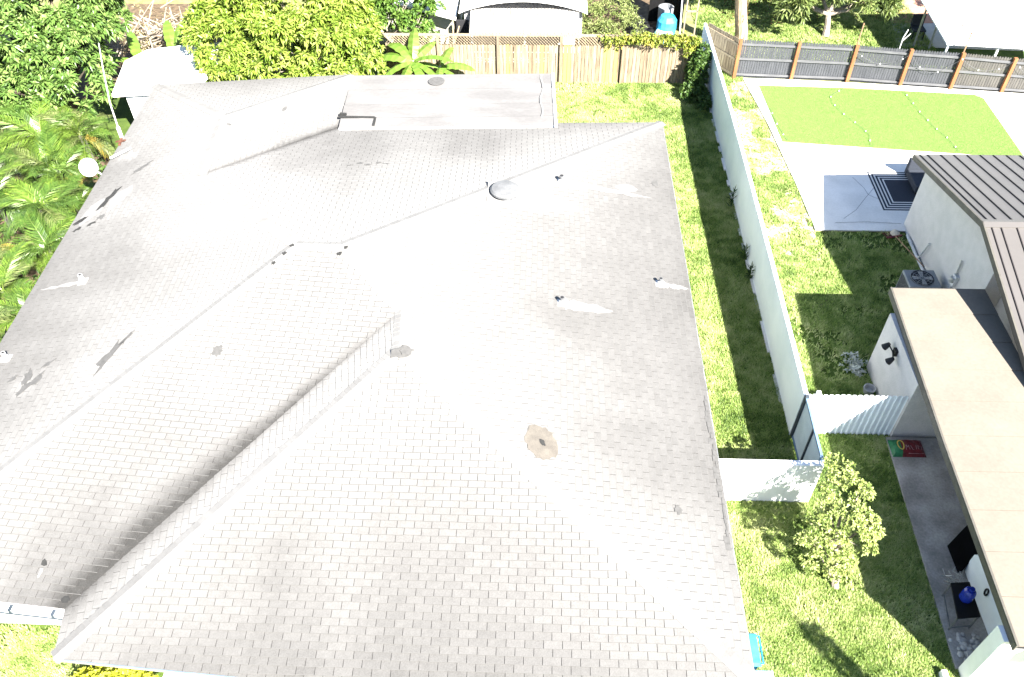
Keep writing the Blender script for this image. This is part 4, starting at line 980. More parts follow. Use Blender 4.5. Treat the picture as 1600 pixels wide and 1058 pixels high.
# ================================================================== ARTIFICIAL TURF, STRING LIGHTS
t = thing('artificial_turf', 'flat bright green artificial turf mat on the pale concrete yard', 'turf', (13.5, 30, .06))
for pts in ([(9.32, 28.23), (17.0, 27.42), (17.02, 27.36), (18.2, 27.25), (18.17, 29.6), (9.23, 30.2)], [(9.23, 30.21), (18.17, 29.61), (18.14, 31.55), (17.85, 31.84), (12.97, 32.30), (9.12, 32.45)]):
    b = MB(); b.hexa([(x, y, .061) for x, y in pts], [(x, y, .082) for x, y in pts]); b.build('turf_strip', MAT['turf'], t)
n = 110000; x = rng.uniform(9.15, 19, n); y = rng.uniform(27.1, 32.5, n)
ok = (y < 32.45 - (x - 9.12) * .068) & (y > 28.23 - (x - 9.32) * .108) & (x < 18.14) & (x > 9.33 - (y - 28.23) * .05) & (np.abs(y - (30.2 - (x - 9.2) * .066)) > .012)
x, y = x[ok], y[ok]; a = rng.uniform(0, 6.28, len(x)); hh = rng.uniform(.008, .015, len(x)); w_ = .012
V = np.stack([np.stack([x + np.cos(a) * w_, y + np.sin(a) * w_, np.full_like(x, .081)], -1), np.stack([x - np.cos(a) * w_, y - np.sin(a) * w_, np.full_like(x, .081)], -1), np.stack([x + np.sin(a) * .02, y + np.cos(a) * .02, .081 + hh], -1)], 1).reshape(-1, 3)
pile = npmesh('turf_pile', V, np.arange(len(V)).reshape(-1, 3), leafmat('pile_green', (.080, .150, .028), (.108, .184, .038), (.135, .212, .052), trans=.15, rough=.7), rng.normal(.5, .22, len(x)), t); pile['kind'] = 'stuff'
pile.matrix_parent_inverse = Matrix.Translation(-t.location)
def string_light(label, pts, z, nb_, hang=None):
    t = thing('string_light', label, 'string light', (pts[0][0], pts[0][1], z), 'string lights over the turf')
    P = [Vector((*p, z) if len(p) == 2 else p) for p in pts]; b = MB(); b.tube(P, .006, 5); b.build('cord', MAT['olive'], t)
    tot = sum((q - p).length for p, q in zip(P[:-1], P[1:])); step = tot / nb_; b = None
    acc = 0; nxt = step / 2
    for p, q in zip(P[:-1], P[1:]):
        L = (q - p).length
        while nxt <= acc + L:
            c = p.lerp(q, (nxt - acc) / L); bb = MB(); bb.lathe((c.x, c.y, c.z - .03), [(.01, 0), (.022, .02), (.024, .04), (.015, .06)], 8); bb.build('bulb', MAT['bulb'], t); nxt += step
        acc += L
string_light('string of small white bulbs snaking across the left part of the turf', [(12.6, 32.2), (11.9, 31.6), (11.85, 31.0), (12.1, 30.2), (12.5, 29.4), (12.75, 28.7), (12.6, 27.95)], .12, 7)
string_light('string of small white bulbs running slantwise over the turf middle', [(15.0, 32.0), (15.1, 31.2), (15.2, 30.3), (15.4, 29.4), (15.7, 28.5), (15.85, 27.6)], .12, 7)
string_light('string of small white bulbs draped along the turf left edge', [(9.25, 30.6), (9.3, 29.6), (9.42, 28.7), (9.5, 28.3)], .10, 3)

# ================================================================== GREY FENCE
GP = [(8.17, 33.19), (10.56, 33.06), (12.89, 32.92), (15.02, 32.62), (17.03, 32.38), (19.05, 32.15), (21.1, 31.9)]
gh = [1.74, 1.70, 1.66, 1.64, 1.62, 1.54, 1.5]
t = thing('grey_fence', 'dark grey picket fence with orange-brown posts behind the turf', 'fence', (14, 32.6, 0))
for i, (p, h_) in enumerate(zip(GP, gh)):
    b = MB(); b.box(p[0] - .065, p[0] + .065, p[1] - .10, p[1] + .03, 0, h_ + .03); b.build('post', MAT['orange'], t)
for i in range(len(GP) - 1):
    p, q = Vector((*GP[i], 0)), Vector((*GP[i + 1], 0)); d = (q - p).normalized(); bk = Vector((-d.y, d.x, 0)) * .06
    m = MAT['greyfence'] if i < 4 else MAT['greyfence2']; L = (q - p).length; n = int(L / .102)
    b = MB()
    for k in range(n):
        c = p + d * (.06 + (k + .5) * (L - .06) / n) + bk; hh = (gh[i] * (1 - k / n) + gh[i + 1] * k / n) - .02 + random.uniform(-.012, .012)
        hw = .045; s_ = Vector((-d.y, d.x, 0)) * .009
        pr = [(-hw, .03), (hw, .03), (hw, hh - .05), (hw * .4, hh), (-hw * .4, hh), (-hw, hh - .05)]
        b.hexa([c + d * a_ + Vector((0, 0, z)) - s_ for a_, z in pr], [c + d * a_ + Vector((0, 0, z)) + s_ for a_, z in pr])
    o = b.build('picket_panel', m, t); o['kind'] = 'stuff'
    for z in (.16, .82, 1.42):
        b = MB(); f_ = -Vector((-d.y, d.x, 0)) * .012
        e0 = (gh[i] - 1.62) * z / 1.5; e1 = (gh[i + 1] - 1.62) * z / 1.5
        b.bar(p + d * .07 + f_ + bk * .4 + Vector((0, 0, z + e0)), q - d * .07 + f_ + bk * .4 + Vector((0, 0, z + e1)), .04, .085); b.build('rail', MAT['greyrail'], t)
for i, lab in ((2, 'thin brown pole rising from the third fence post'), (4, 'thin brown pole rising from the fifth fence post')):
    q = thing('light_pole', lab, 'pole', (GP[i][0], GP[i][1], gh[i])); b = MB(); p = GP[i]; b.tube([(p[0] - .01, p[1] + .05, .0), (p[0], p[1] + .05, gh[i]), (p[0] + .02, p[1] + .05, gh[i] + .92)], .028, 7); b.build('pole', MAT['brownpole'], q)
q = thing('light_pole', 'thin pale stick standing beside the first fence post', 'pole', (8.2, 33.3, 0)); b = MB(); b.tube([(8.25, 33.32, 0), (8.2, 33.3, 2.75)], .03, 7); b.build('pole', MAT['pipe'], q)
tl = thing('string_light', 'string of white bulbs hung across the grey fence pickets', 'string light', (11, 32.8, 1.2), 'string lights over the turf')
P = []
for i in range(2, 6):
    p, q_ = Vector((*GP[i], 0)), Vector((*GP[i + 1], 0))
    for k in range(8):
        u = k / 8; c = p.lerp(q_, u); P.append((c.x, c.y - .09, 1.45 - (.75 if i % 2 else .45) * math.sin(u * math.pi) + .08 * math.sin(i * 3)))
b = MB(); b.tube(P, .006, 4); b.build('cord', MAT['greyrail'], tl)
for k, p in enumerate(P):
    if k % 3 == 1: b = MB(); b.lathe((p[0], p[1] - .01, p[2] - .03), [(.01, 0), (.022, .02), (.024, .04), (.015, .06)], 8); b.build('bulb', MAT['bulb'], tl)
# natural wood panel between the white wall and the first grey-fence post
t = thing('plank_fence', 'unpainted board panel between the white wall and grey fence', 'fence', (7.6, 33.8, 0))
p, q = Vector((7.02, 34.75, 0)), Vector((8.1, 33.24, 0)); d = (q - p).normalized(); s_ = Vector((-d.y, d.x, 0)) * .01
for k in range(12):
    c = p + d * (.08 + k * .152); b = MB(); hh = 1.72 + random.uniform(-.02, .02); b.hexa([c - d * .068 - s_ + s_ * 3, c + d * .068 - s_ + s_ * 3, c + d * .068 + s_ + s_ * 3, c - d * .068 + s_ + s_ * 3], [v + Vector((0, 0, hh)) for v in (c - d * .068 - s_ + s_ * 3, c + d * .068 - s_ + s_ * 3, c + d * .068 + s_ + s_ * 3, c - d * .068 + s_ + s_ * 3)])
    b.build('board', MAT['board_b'] if k < 8 else MAT['board_a'], t)
for z in (.15, .85, 1.5): b = MB(); b.bar(p + Vector((0, 0, z)), q + Vector((0, 0, z)), .04, .09); b.build('rail', MAT['board_b'], t)

# ================================================================== BACK WOOD FENCE
t = thing('wood_fence', 'tall weathered board fence with yellow boards along the back lawn', 'fence', (1, 32.75, 0))
x = -6.6; k = 0
yel = {-1.55: 1, -.2: 1, 2.55: 1, 3.0: 1, .9: 1}
while x < 6.1:
    wd = random.uniform(.13, .175); b = MB(); lat = x < 1.2
    hh = (1.72 if lat else 2.02) + random.uniform(-.035, .02); y = 32.68 + random.uniform(-.012, .012); ln = random.uniform(-.012, .012)
    b.hexa([(x + .008, y, .02), (x + wd - .008, y, .02), (x + wd - .008, y + .02, .02), (x + .008, y + .02, .02)], [(x + .008 + ln, y, hh), (x + wd - .008 + ln, y, hh), (x + wd - .008 + ln, y + .02, hh), (x + .008 + ln, y + .02, hh)])
    m = MAT[random.choice(['board_a', 'board_b', 'board_b', 'board_b', 'board_a'])]
    if any(abs(x - v) < .085 for v in yel): m = MAT['board_c']
    if x > 4.9: m = MAT[random.choice(['board_a', 'board_d', 'board_b'])]
    b.build('board', m, t); x += wd; k += 1
for x in (-4.4, -1.9, .72, 3.3, 5.95):
    b = MB(); b.box(x - .06, x + .06, 32.58, 32.67, 0, 2.12); b.build('post', MAT['board_d'] if x in (-1.9,) else MAT['board_a'], t)
b = MB(); b.box(-6.6, 6.1, 32.63, 32.78, 2.09, 2.14); b.build('top_rail', MAT['board_b'], t)
b = MB(); b.bar((-6.6, 32.72, .4), (6.1, 32.72, .4), .04, .09); b.bar((-6.6, 32.72, 1.65), (6.1, 32.72, 1.65), .04, .09); b.build('rail', MAT['board_a'], t)
b = MB()
zb, zt = 1.74, 2.08
for s_ in (1, -1):
    x = -6.6
    while x < 2.6:
        x0_, x1_ = (x, x + (zt - zb)) if s_ > 0 else (x + (zt - zb), x)
        b.bar((x0_, 32.655 + .012 * s_, zb), (x1_, 32.655 + .012 * s_, zt), .012, .035, up=(0, 1, 0)); x += .125
o = b.build('lattice', MAT['board_b'], t); o['kind'] = 'stuff'

# ================================================================== FAR YARDS
t = thing('garden_shed', 'white shed with curved roof and ribbed awning behind the fence', 'shed', (-.8, 34, 0))
for i in range(8):
    xa = -3.1 + i * .57; b = MB(); n = 4
    for k in range(n):
        x0_, x1_ = xa + k * .1425, xa + (k + 1) * .1425
        f = lambda x: .0
        for (p, q, za, zb_) in ((x0_, x0_ + .09, 0, 0), (x0_ + .09, x0_ + .115, 0, .04), (x0_ + .115, x1_, .04, 0)):
            b.quad((p, 33.0, 2.02 + za), (q, 33.0, 2.02 + zb_), (q + .0, 34.25, 2.52 + zb_), (p, 34.25, 2.52 + za)); b.mi[-1] = 1 if za > 0 else 0  # one flank of each rib coloured dark as painted rib shading
    b.build('awning_sheet', [MAT['corr_old'], MAT['greyrail']], t)
b = MB(); n = 20
arc = [(-3.6 + 5.4 * k / n, 2.45 + .52 * math.sin(math.pi * k / n) ** .8) for k in range(n + 1)]
for (xa, za), (xb, zb_) in zip(arc[:-1], arc[1:]):
    b.hexa([(xa, 34.0, za - .05), (xb, 34.0, zb_ - .05), (xb, 38.5, zb_ - .05), (xa, 38.5, za - .05)], [(xa, 34.0, za), (xb, 34.0, zb_), (xb, 38.5, zb_), (xa, 38.5, za)])
b.build('curved_roof', MAT['white'], t)
b = MB(); b.box(-3.4, 1.6, 34.35, 38.3, 0, 2.4); b.build('wall', MAT['greywall'], t)
b = MB(); b.box(-3.05, 1.4, 33.0, 33.06, 1.95, 2.03); b.build('awning_beam', MAT['board_a'], t)
for x in (-3.0, -.8, 1.35): b = MB(); b.box(x - .04, x + .04, 33.02, 33.1, 0, 1.96); b.build('awning_post', MAT['white'], t)
t = thing('white_cottage', 'white-roofed hut with a dark eave behind the banana plant', 'hut', (-5.3, 36, 0))
b = MB(); b.hexa([(-8, 35.9, 2.25), (-3.75, 34.1, 2.05), (-3.75, 40, 2.35), (-8, 40, 2.5)], [(-8, 35.9, 2.33), (-3.75, 34.1, 2.13), (-3.75, 40, 2.43), (-8, 40, 2.58)]); b.build('roof', MAT['white'], t)
b = MB(); b.hexa([(-7.8, 36.2, 0), (-3.95, 34.7, 0), (-3.95, 39.8, 0), (-7.8, 39.8, 0)], [(-7.8, 36.2, 2.2), (-3.95, 34.7, 2.05), (-3.95, 39.8, 2.3), (-7.8, 39.8, 2.3)]); b.build('wall', MAT['cream'], t)
b = MB(); b.bar((-3.9, 33.9, 0), (-3.85, 33.9, 2.3), .06, .06); b.bar((-4.1, 33.9, .4), (-3.6, 33.9, 1.9), .05, .05); b.build('porch_post', MAT['thatchbark'], t)
b = MB(); b.box(-3.75, -3.25, 34.2, 34.3, .3, 2.0); b.build('door', MAT['dark'], t)
# white flat-roofed outbuilding behind the left corner of the roof
t = thing('white_outbuilding', 'bright white flat-roofed outbuilding behind the left roof corner', 'building', (-14.5, 29, 0))
rp = [(-15.95, 27.35), (-13.0, 27.75), (-12.2, 31.5), (-13.85, 31.25), (-15.75, 30.75), (-16.35, 29.8)]
b = MB(); b.hexa([(x, y, 2.26) for x, y in rp], [(x, y, 2.40) for x, y in rp]); b.build('roof', MAT['white'], t)
rp2 = [(-15.6, 27.6), (-13.2, 27.9), (-12.6, 31.2), (-15.6, 30.5)]
b = MB(); b.hexa([(x, y, 0) for x, y in rp2], [(x, y, 2.25) for x, y in rp2]); b.build('wall', MAT['white'], t)
b = MB(); b.box(-14.15, -13.95, 27.32, 27.42, 2.30, 2.36); b.build('hinge', MAT['dark'], t)
# white canopy and patio at the top right
t = thing('white_canopy', 'large white patio roof on posts behind the grey fence', 'canopy', (18, 35, 0))
b = MB(); cp = [(16.45, 32.85, 1.74), (22, 32.5, 1.62), (24, 37.5, 2.1), (16.35, 37.2, 2.05)]
nn = 11
for k in range(nn):
    u0, u1 = k / nn, (k + 1) / nn - .004
    A_ = Vector(cp[0]).lerp(Vector(cp[1]), u0); B_ = Vector(cp[0]).lerp(Vector(cp[1]), u1); C_ = Vector(cp[3]).lerp(Vector(cp[2]), u1); D_ = Vector(cp[3]).lerp(Vector(cp[2]), u0); up = Vector((0, 0, .06))
    MB().hexa([A_, B_, C_, D_], [A_ + up, B_ + up, C_ + up, D_ + up]).build('roof_panel', MAT['white'], t)
for x, y, z in ((16.6, 33.0, 1.74), (18.6, 32.9, 1.68), (20.6, 32.8, 1.62)): b = MB(); b.bar((x, y, 0), (x, y, z), .08, .08); b.build('post', MAT['white'], t)
b = MB()
for k in range(26):
    u = random.random() ** .7; c = Vector((16.6 + .9 * u + random.uniform(-.15, .25), 36.9 - 3.2 * u, 0)); z = 1.82 + (c.y - 32.8) * .075; b.bar((c.x, c.y, z + .008), (c.x + random.uniform(.1, .3), c.y - random.uniform(.1, .5), z - .02), .02, .008)
b.build('leaf_litter', MAT['dirt'], t)['kind'] = 'stuff'
for i, (x, y, h_) in enumerate(((16.63, 36.1, 1.8), (17.25, 35.9, 1.15))):
    q = thing('yard_post', ['taller grey metal post beside the shaded far patio', 'shorter grey metal post nearer the white canopy'][i], 'post', (x, y, 0)); b = MB(); b.tube([(x, y, 0), (x, y, h_)], .045, 8); b.build('pole', MAT['metal'], q)
t = thing('patio_chair', 'dark patio chair in the far shaded patio', 'chair', (17.0, 37, 0))
b = MB(); b.box(16.7, 17.25, 36.7, 37.25, .38, .45); b.build('seat', MAT['navy'], t)
b = MB(); b.box(16.7, 17.25, 37.22, 37.3, .45, .95); b.build('backrest', MAT['navy'], t)
for x in (16.72, 17.2):
    for y in (36.72, 37.22): b = MB(); b.box(x - .02, x + .02, y - .02, y + .02, .02, .38); b.build('leg', MAT['black'], t)
t = thing('forked_stick', 'pale forked branch poking up behind the grey fence', 'branch', (14.8, 33.6, 0))
b = MB(); b.tube([(14.85, 33.4, 0), (14.85, 33.4, 1.75), (14.95, 33.42, 2.1)], .025, 6); b.tube([(14.85, 33.4, 1.6), (15.1, 33.4, 1.95)], .02, 6); b.build('stem', MAT['pipe'], t)
t = thing('dead_palm_trunk', 'thick pale dead palm trunk standing behind the wood panel', 'trunk', (8.5, 35.6, 0))
b = MB(); b.tube([(8.75, 35.5, 0), (8.7, 35.5, .9), (8.5, 35.5, 1.8), (8.35, 35.5, 2.7), (8.3, 35.5, 3.3)], [.30, .28, .26, .24, .20], 12)
for k in range(60):
    a = random.uniform(0, 6.28); z = random.uniform(.2, 3.0); r = .26; c = Vector((8.75 - .14 * z, 35.5, z)) + Vector((math.cos(a) * r, math.sin(a) * r, 0)); b.quad(c, c + Vector((-math.sin(a) * .06, math.cos(a) * .06, .05)), c + Vector((math.cos(a) * .09, math.sin(a) * .09, .28)))
b.build('trunk', MAT['thatchbark'], t)
t = thing('blue_barrel', 'bright blue tarp-covered barrel in the dark corner behind the fence', 'barrel', (5.55, 36.9, 0))
b = MB(); b.lathe((5.6, 37.0, 0), [(.40, 0), (.46, .35), (.44, .75), (.30, .95), (.1, 1.0)], 14); b.build('tarp', MAT['skyblue'], t)
b = MB(); b.lathe((5.45, 36.6, .0), [(.42, 0), (.44, .30), (.34, .42)], 12); b.build('skirt', MAT['lightblue'], t)
b = MB(); b.lathe((5.6, 37.8, 0), [(.32, 0), (.36, .9), (.36, 1.0), (.3, 1.0), (.3, .8)], 16); b.build('tub', MAT['acgrey'], t)
t = thing('rubbish_bags', 'heap of black rubbish bags behind the vine-topped fence', 'bags', (4.5, 37.3, 0))
for x, y, r in ((4.15, 37.2, .42), (4.7, 37.4, .36), (4.9, 37.0, .3), (4.45, 37.9, .4)):
    b = MB(); b.lathe((x, y, 0), [(r * .8, 0), (r, r * .35), (r * .75, r * .8), (r * .2, r * 1.05), (r * .28, r * 1.25)], 9); b.build('bag', MAT['black'], t)
t = thing('dark_shelter', 'black shade-cloth shelter behind the blue barrel', 'shelter', (5.6, 38.5, 0))
b = MB(); b.box(4.9, 6.35, 38.4, 38.5, 0, 2.6); b.box(6.3, 6.35, 37.4, 38.4, 0, 2.3); b.build('shade_cloth', MAT['black'], t)
b = MB(); b.tube([(6.2, 36.6, 0), (6.05, 36.6, 2.4)], .035, 6); b.build('post', MAT['pipe'], t)
t = thing('wooden_frame', 'small upright wooden picture-like frame behind the wall end', 'frame', (6.6, 36.7, 0))
b = MB()
for p, q in (((6.35, 36.7, .0), (6.35, 36.7, 2.1)), ((6.85, 36.7, .0), (6.85, 36.7, 2.1)), ((6.35, 36.7, 2.05), (6.85, 36.7, 2.05)), ((6.35, 36.7, 1.3), (6.85, 36.7, 1.3))): b.bar(p, q, .06, .06, up=(0, 1, 0))
b.build('frame', MAT['board_b'], t)

# ================================================================== VEGETATION
def at_base(o, parent): 
    o.matrix_parent_inverse = Matrix.Translation(-parent.location); return o
def tree(name, label, base, lobes, n, k, L, W, mkey, bark='bark', cat='tree', limbs=4, r0=.16, group=None, mu=.5, sd=.18, droop=.35, inner=.22, zmin=-.55, clump=None):
    t = thing(name, label, cat, base, group); b = MB(); B = Vector(base)
    cz = min(l[0][2] for l in lobes); fork = B + (Vector((np.mean([l[0][0] for l in lobes]), np.mean([l[0][1] for l in lobes]), B.z)) - B) * .4 + Vector((0, 0, max(.4, (cz - B.z) * .55)))
    b.tube([B, B.lerp(fork, .5) + Vector((.04, .03, 0)), fork], [r0, r0 * .8, r0 * .65], 9)
    for c, r in lobes[:8]:
        c = Vector(c); mid = fork.lerp(c, .5) + Vector((random.uniform(-.1, .1), random.uniform(-.1, .1), -.1)); b.tube([fork, mid, c + Vector((0, 0, r[2] * .4))], [r0 * .6, r0 * .35, r0 * .1], 7)
        for q in range(3):
            e = c + Vector((random.uniform(-.7, .7) * r[0], random.uniform(-.7, .7) * r[1], random.uniform(0, .7) * r[2])); b.tube([mid, (mid + e) / 2 + Vector((0, 0, .08)), e], [r0 * .3, r0 * .18, r0 * .05], 5)
    b.build('trunk', MAT[bark], t)
    crown(t, lobes, n, k, L, W, mkey, mu=mu, sd=sd, droop=droop, inner=inner, zmin=zmin, clump=clump)
    return t
# left dark green tree (three masses)
tree('mango_tree', 'big dark green mango tree at the far left behind the palms', (-18.6, 29.3, 0),
     [((-19.6, 28.6, 3.1), (1.9, 1.6, 1.8)), ((-17.7, 28.9, 3.1), (1.3, 1.3, 1.5)), ((-18.4, 30.2, 4.4), (2.3, 1.7, 1.9)), ((-20.8, 30.2, 4.2), (1.9, 1.8, 2.0)), ((-17.6, 30.9, 4.0), (1.0, 1.0, 1.2)), ((-17.6, 27.6, 2.3), (1.3, 1.1, 1.1)), ((-19.7, 27.2, 2.2), (1.4, 1.1, 1.2)), ((-21.5, 28.2, 2.6), (1.6, 1.5, 1.7))],
     3600, 9, .28, .095, 'dark', bark='bark_d', r0=.28, mu=.55, sd=.2, clump=(15, .46))
# yellow-green mango behind the roof
tree('mango_tree', 'large yellow-green mango tree behind the back roof edge', (-10.0, 31.2, 0),
     [((-12.2, 30.0, 2.4), (1.35, 1.2, 1.5)), ((-10.4, 29.8, 2.6), (1.6, 1.3, 1.6)), ((-8.5, 30.0, 2.5), (1.5, 1.3, 1.6)), ((-7.4, 30.4, 2.3), (1.0, 1.2, 1.3)), ((-11.6, 31.7, 3.3), (1.7, 1.5, 1.7)), ((-9.6, 31.6, 3.6), (1.9, 1.6, 1.8)), ((-8.1, 31.8, 3.2), (1.3, 1.3, 1.5)), ((-12.9, 31.3, 3.0), (.9, 1.0, 1.2)), ((-10.6, 33.2, 3.8), (2.2, 1.5, 1.6))],
     3800, 10, .26, .085, 'yellow', bark='bark', r0=.24, mu=.64, sd=.2, clump=(17, .50))
tree('shade_tree', 'mid green rounded tree between the mango and the white hut', (-6.3, 34.2, 0),
     [((-6.8, 34.0, 1.6), (1.1, .9, 1.1)), ((-5.5, 33.9, 1.5), (.9, .8, 1.0)), ((-6.3, 34.9, 2.4), (1.2, 1.0, 1.2)), ((-7.9, 34.6, 2.2), (.9, .9, 1.1)), ((-5.0, 34.5, 1.9), (.7, .8, .9))], 1200, 8, .18, .08, 'mid', r0=.16, mu=.6, clump=(14, .3))
tree('mango_tree', 'spreading leafy tree with pale forked trunk beyond the grey fence', (12.9, 36.95, 0),
     [((11.4, 37.2, 1.55), (1.2, 1.0, .7)), ((13.2, 37.8, 2.2), (1.3, 1.2, .9)), ((14.6, 37.2, 1.6), (1.0, .9, .65)), ((15.4, 38.3, 1.9), (.8, .8, .6)), ((12.1, 38.6, 2.5), (1.6, 1.2, .9)), ((14.4, 38.6, 2.5), (1.4, 1.2, .9)), ((9.6, 39.4, 1.7), (1.5, 1.2, 1.0))], 1500, 9, .30, .07, 'olive', r0=.17, mu=.5, sd=.22, inner=.3, clump=(15, .4))
# small garden tree with pale trunk
t = thing('small_tree', 'small airy yellow-green tree in the right front lawn', 'tree', (7.08, 9.6, 0))
b = MB(); b.tube([(7.08, 9.58, 0), (7.06, 9.75, .25), (7.0, 10.0, .7), (6.95, 10.25, 1.2), (6.95, 10.45, 1.7)], [.10, .075, .06, .05, .035], 9)
for e in ((6.3, 10.4, 1.5), (7.6, 10.2, 1.9), (6.8, 10.9, 2.2), (7.4, 10.9, 2.3), (6.4, 10.0, 1.3), (7.3, 9.9, 1.4)): b.tube([(6.98, 10.1, .9), ((6.97 + e[0]) / 2, (10.2 + e[1]) / 2, 1.35), e], [.04, .028, .01], 6)
for e in ((6.5, 10.2, .9), (7.25, 9.9, .8), (6.75, 10.4, .7)): b.tube([(7.08, 9.62, .1), ((7.08 + e[0]) / 2, (9.62 + e[1]) / 2, .5), e], [.03, .02, .008], 6)
b.build('trunk', MAT['bark'], t)
crown(t, [((6.45, 10.3, 1.25), (.38, .45, .4)), ((6.85, 10.35, 1.6), (.45, .5, .5)), ((7.2, 10.25, 1.7), (.40, .5, .5)), ((7.0, 10.9, 2.0), (.42, .5, .5)), ((7.0, 11.4, 2.2), (.34, .4, .4)), ((7.45, 10.2, 1.65), (.28, .4, .4)), ((7.3, 10.8, 2.05), (.3, .4, .4)), ((6.7, 10.0, .85), (.45, .45, .4)), ((7.1, 9.9, .75), (.3, .35, .35)), ((7.5, 9.85, 1.45), (.18, .22, .25)), ((6.85, 9.75, .4), (.3, .25, .25))], 1450, 6, .08, .044, 'small', mu=.62, sd=.22, inner=.5, droop=.2, clump=(8, .13))
# unseen slender tree, added only to cast the shadow on the lawn
t = thing('added_shadow_tree', 'unseen slender tree added outside the lower right corner for its shadow', 'tree', (10.35, 2.9, 0))
b = MB(); b.tube([(10.35, 2.9, 0), (10.38, 2.9, 2.2), (10.38, 2.88, 4.4)], [.07, .055, .03], 8); b.build('trunk', MAT['bark_d'], t)
crown(t, [((10.37, 2.9, 5.4), (.17, .17, .8)), ((10.40, 2.9, 4.5), (.22, .2, .55))], 150, 7, .19, .04, 'mid', inner=.4)
# bushes under the front eave and along walls
def shrub(name, label, base, lobes, n, k, L, W, mkey, mu=.5, cat='shrub'):
    t = thing(name, label, cat, base); b = MB()
    for c, r in lobes:
        for q in range(4): e = Vector(c) + Vector((random.uniform(-.6, .6) * r[0], random.uniform(-.6, .6) * r[1], random.uniform(-.2, .5) * r[2])); b.tube([Vector(base), Vector(base).lerp(e, .5), e], [.02, .014, .006], 5)
    b.build('stem', MAT['bark_d'], t); crown(t, lobes, n, k, L, W, mkey, mu=mu, inner=.35); return t
shrub('hedge_bush', 'bright lime bush under the front left eave', (-8.9, 6.3, 0), [((-9.35, 6.55, .45), (.45, .4, .35)), ((-8.8, 6.6, .5), (.45, .4, .38)), ((-8.4, 6.55, .4), (.35, .35, .3))], 420, 7, .12, .07, 'lime', mu=.6)
shrub('corner_shrub', 'dark green shrub in the shaded corner below the vine', (6.45, 32.1, 0), [((6.35, 32.0, .8), (.38, .5, .7)), ((6.5, 32.3, 1.4), (.3, .35, .5)), ((6.2, 31.4, .35), (.5, .5, .35)), ((6.6, 30.8, .25), (.22, .5, .3))], 460, 8, .16, .07, 'weed')
for i, (x, y, h_) in enumerate(((6.74, 24.1, .75), (6.76, 21.3, .5), (6.76, 20.3, .55))):
    t = thing('wall_weed', ['tall spiky weed against the white wall, farthest back', 'middle of three spiky weeds against the white wall', 'nearest of three spiky weeds against the white wall'][i], 'weed', (x, y, 0))
    P_ = np.array([[x, y, .02 + h_ * k / 7] for k in range(7)]); V, F, T = whorls(P_, np.tile([[-.2, 0, 1.]], (7, 1)), 7, .28, .035, spread=.6, droop=.0, tone_mu=.3); o = npmesh('leaves', V, F, LEAF['weed'], T, t); at_base(o, t)
t = thing('white_flower_bush', 'small pale-leaved bush against the shaded annex wall', 'shrub', (9.2, 16.4, 0))
V, F, T = whorls(rng.normal([9.15, 16.5, .2], [.13, .2, .1], (70, 3)), rng.normal([0, 0, 1], .4, (70, 3)), 6, .10, .05, tone_mu=.9); o = npmesh('leaves', V, F, leafmat('pale_leaf', (.06, .08, .06), (.2, .23, .2), (.5, .52, .48)), T, t); at_base(o, t)
t = thing('bucket', 'round grey pot by the annex wall foot', 'pot', (9.38, 15.6, 0))
b = MB(); b.lathe((9.38, 15.62, 0), [(.13, 0), (.17, .22), (.14, .22), (.12, .08)], 14); b.build('pot', MAT['metal'], t)
# vine on the back fence
t = thing('vine', 'yellow-green creeper hanging over the right end of the board fence', 'vine', (5, 32.7, 0))
n = 520; u = rng.random(n) ** .6; x = 2.2 + 4.2 * u; dr = np.abs(rng.normal(0, .10 + .42 * sstep(.75, 1, u), n)); P_ = np.stack([x, 32.62 + rng.normal(0, .09, n) - .04, 2.16 - dr * 1.3 + rng.normal(0, .06, n)], 1)
keep = P_[:, 2] > .55; P_ = P_[keep]
V, F, T = whorls(P_, np.tile([[0, -.7, .6]], (len(P_), 1)) + rng.normal(0, .4, (len(P_), 3)), 5, .13, .07, tone_mu=.55, tone_sd=.22); o = npmesh('leaves', V, F, LEAF['vine'], T, t); at_base(o, t)
b = MB(); b.tube([(2.4, 32.62, 2.15), (3.6, 32.6, 2.17), (5.0, 32.62, 2.15), (6.2, 32.6, 2.1), (6.3, 32.55, 1.2), (6.3, 32.6, 0)], .015, 5); b.build('stem', MAT['bark_d'], t)
shrub('mound_shrub', 'low grey-green weedy mound behind the board fence', (3.2, 36.4, 0), [((2.6, 36.2, .3), (1.0, .9, .6)), ((3.6, 36.9, .35), (1.0, 1.0, .65)), ((3.0, 38.2, .5), (1.3, 1.2, .9)), ((2.0, 37.6, .4), (.9, .9, .7))], 900, 7, .15, .045, 'olive', mu=.7)
# banana plants
def banana_leaf_mesh(L, W, bend, name='leaf'):
    n = 12; V = []; F = []; T = []
    for i in range(n + 1):
        u = i / n; a = bend * u; xx = L * (math.sin(a) / bend if bend else u); zz = L * ((math.cos(a) - 1) / bend if bend else 0)
        w_ = W * (math.sin(math.pi * min(1, u * .93 + .05)) ** .6) / 2; rp = 1 + .12 * math.sin(i * 2.7)
        V += [(xx, -w_ * rp, zz - .02 - w_ * .25), (xx, 0, zz + .02), (xx, w_ * rp, zz - .02 - w_ * .25)]
    for i in range(n):
        for s_ in (0, 1): F.append((i * 3 + s_, i * 3 + s_ + 1, i * 3 + 4 + s_, i * 3 + 3 + s_)); T.append(.45 + .15 * ((i % 2) - .5) + .1 * s_)
    me = bpy.data.meshes.new(name); me.from_pydata(V, [], F); me.materials.append(LEAF['banana']); at = me.attributes.new('tone', 'FLOAT', 'FACE'); at.data.foreach_set('value', np.array(T, np.float32)); return me
BAN = [banana_leaf_mesh(1.5, .42, 1.1), banana_leaf_mesh(1.2, .40, .7), banana_leaf_mesh(1.7, .45, 1.4)]
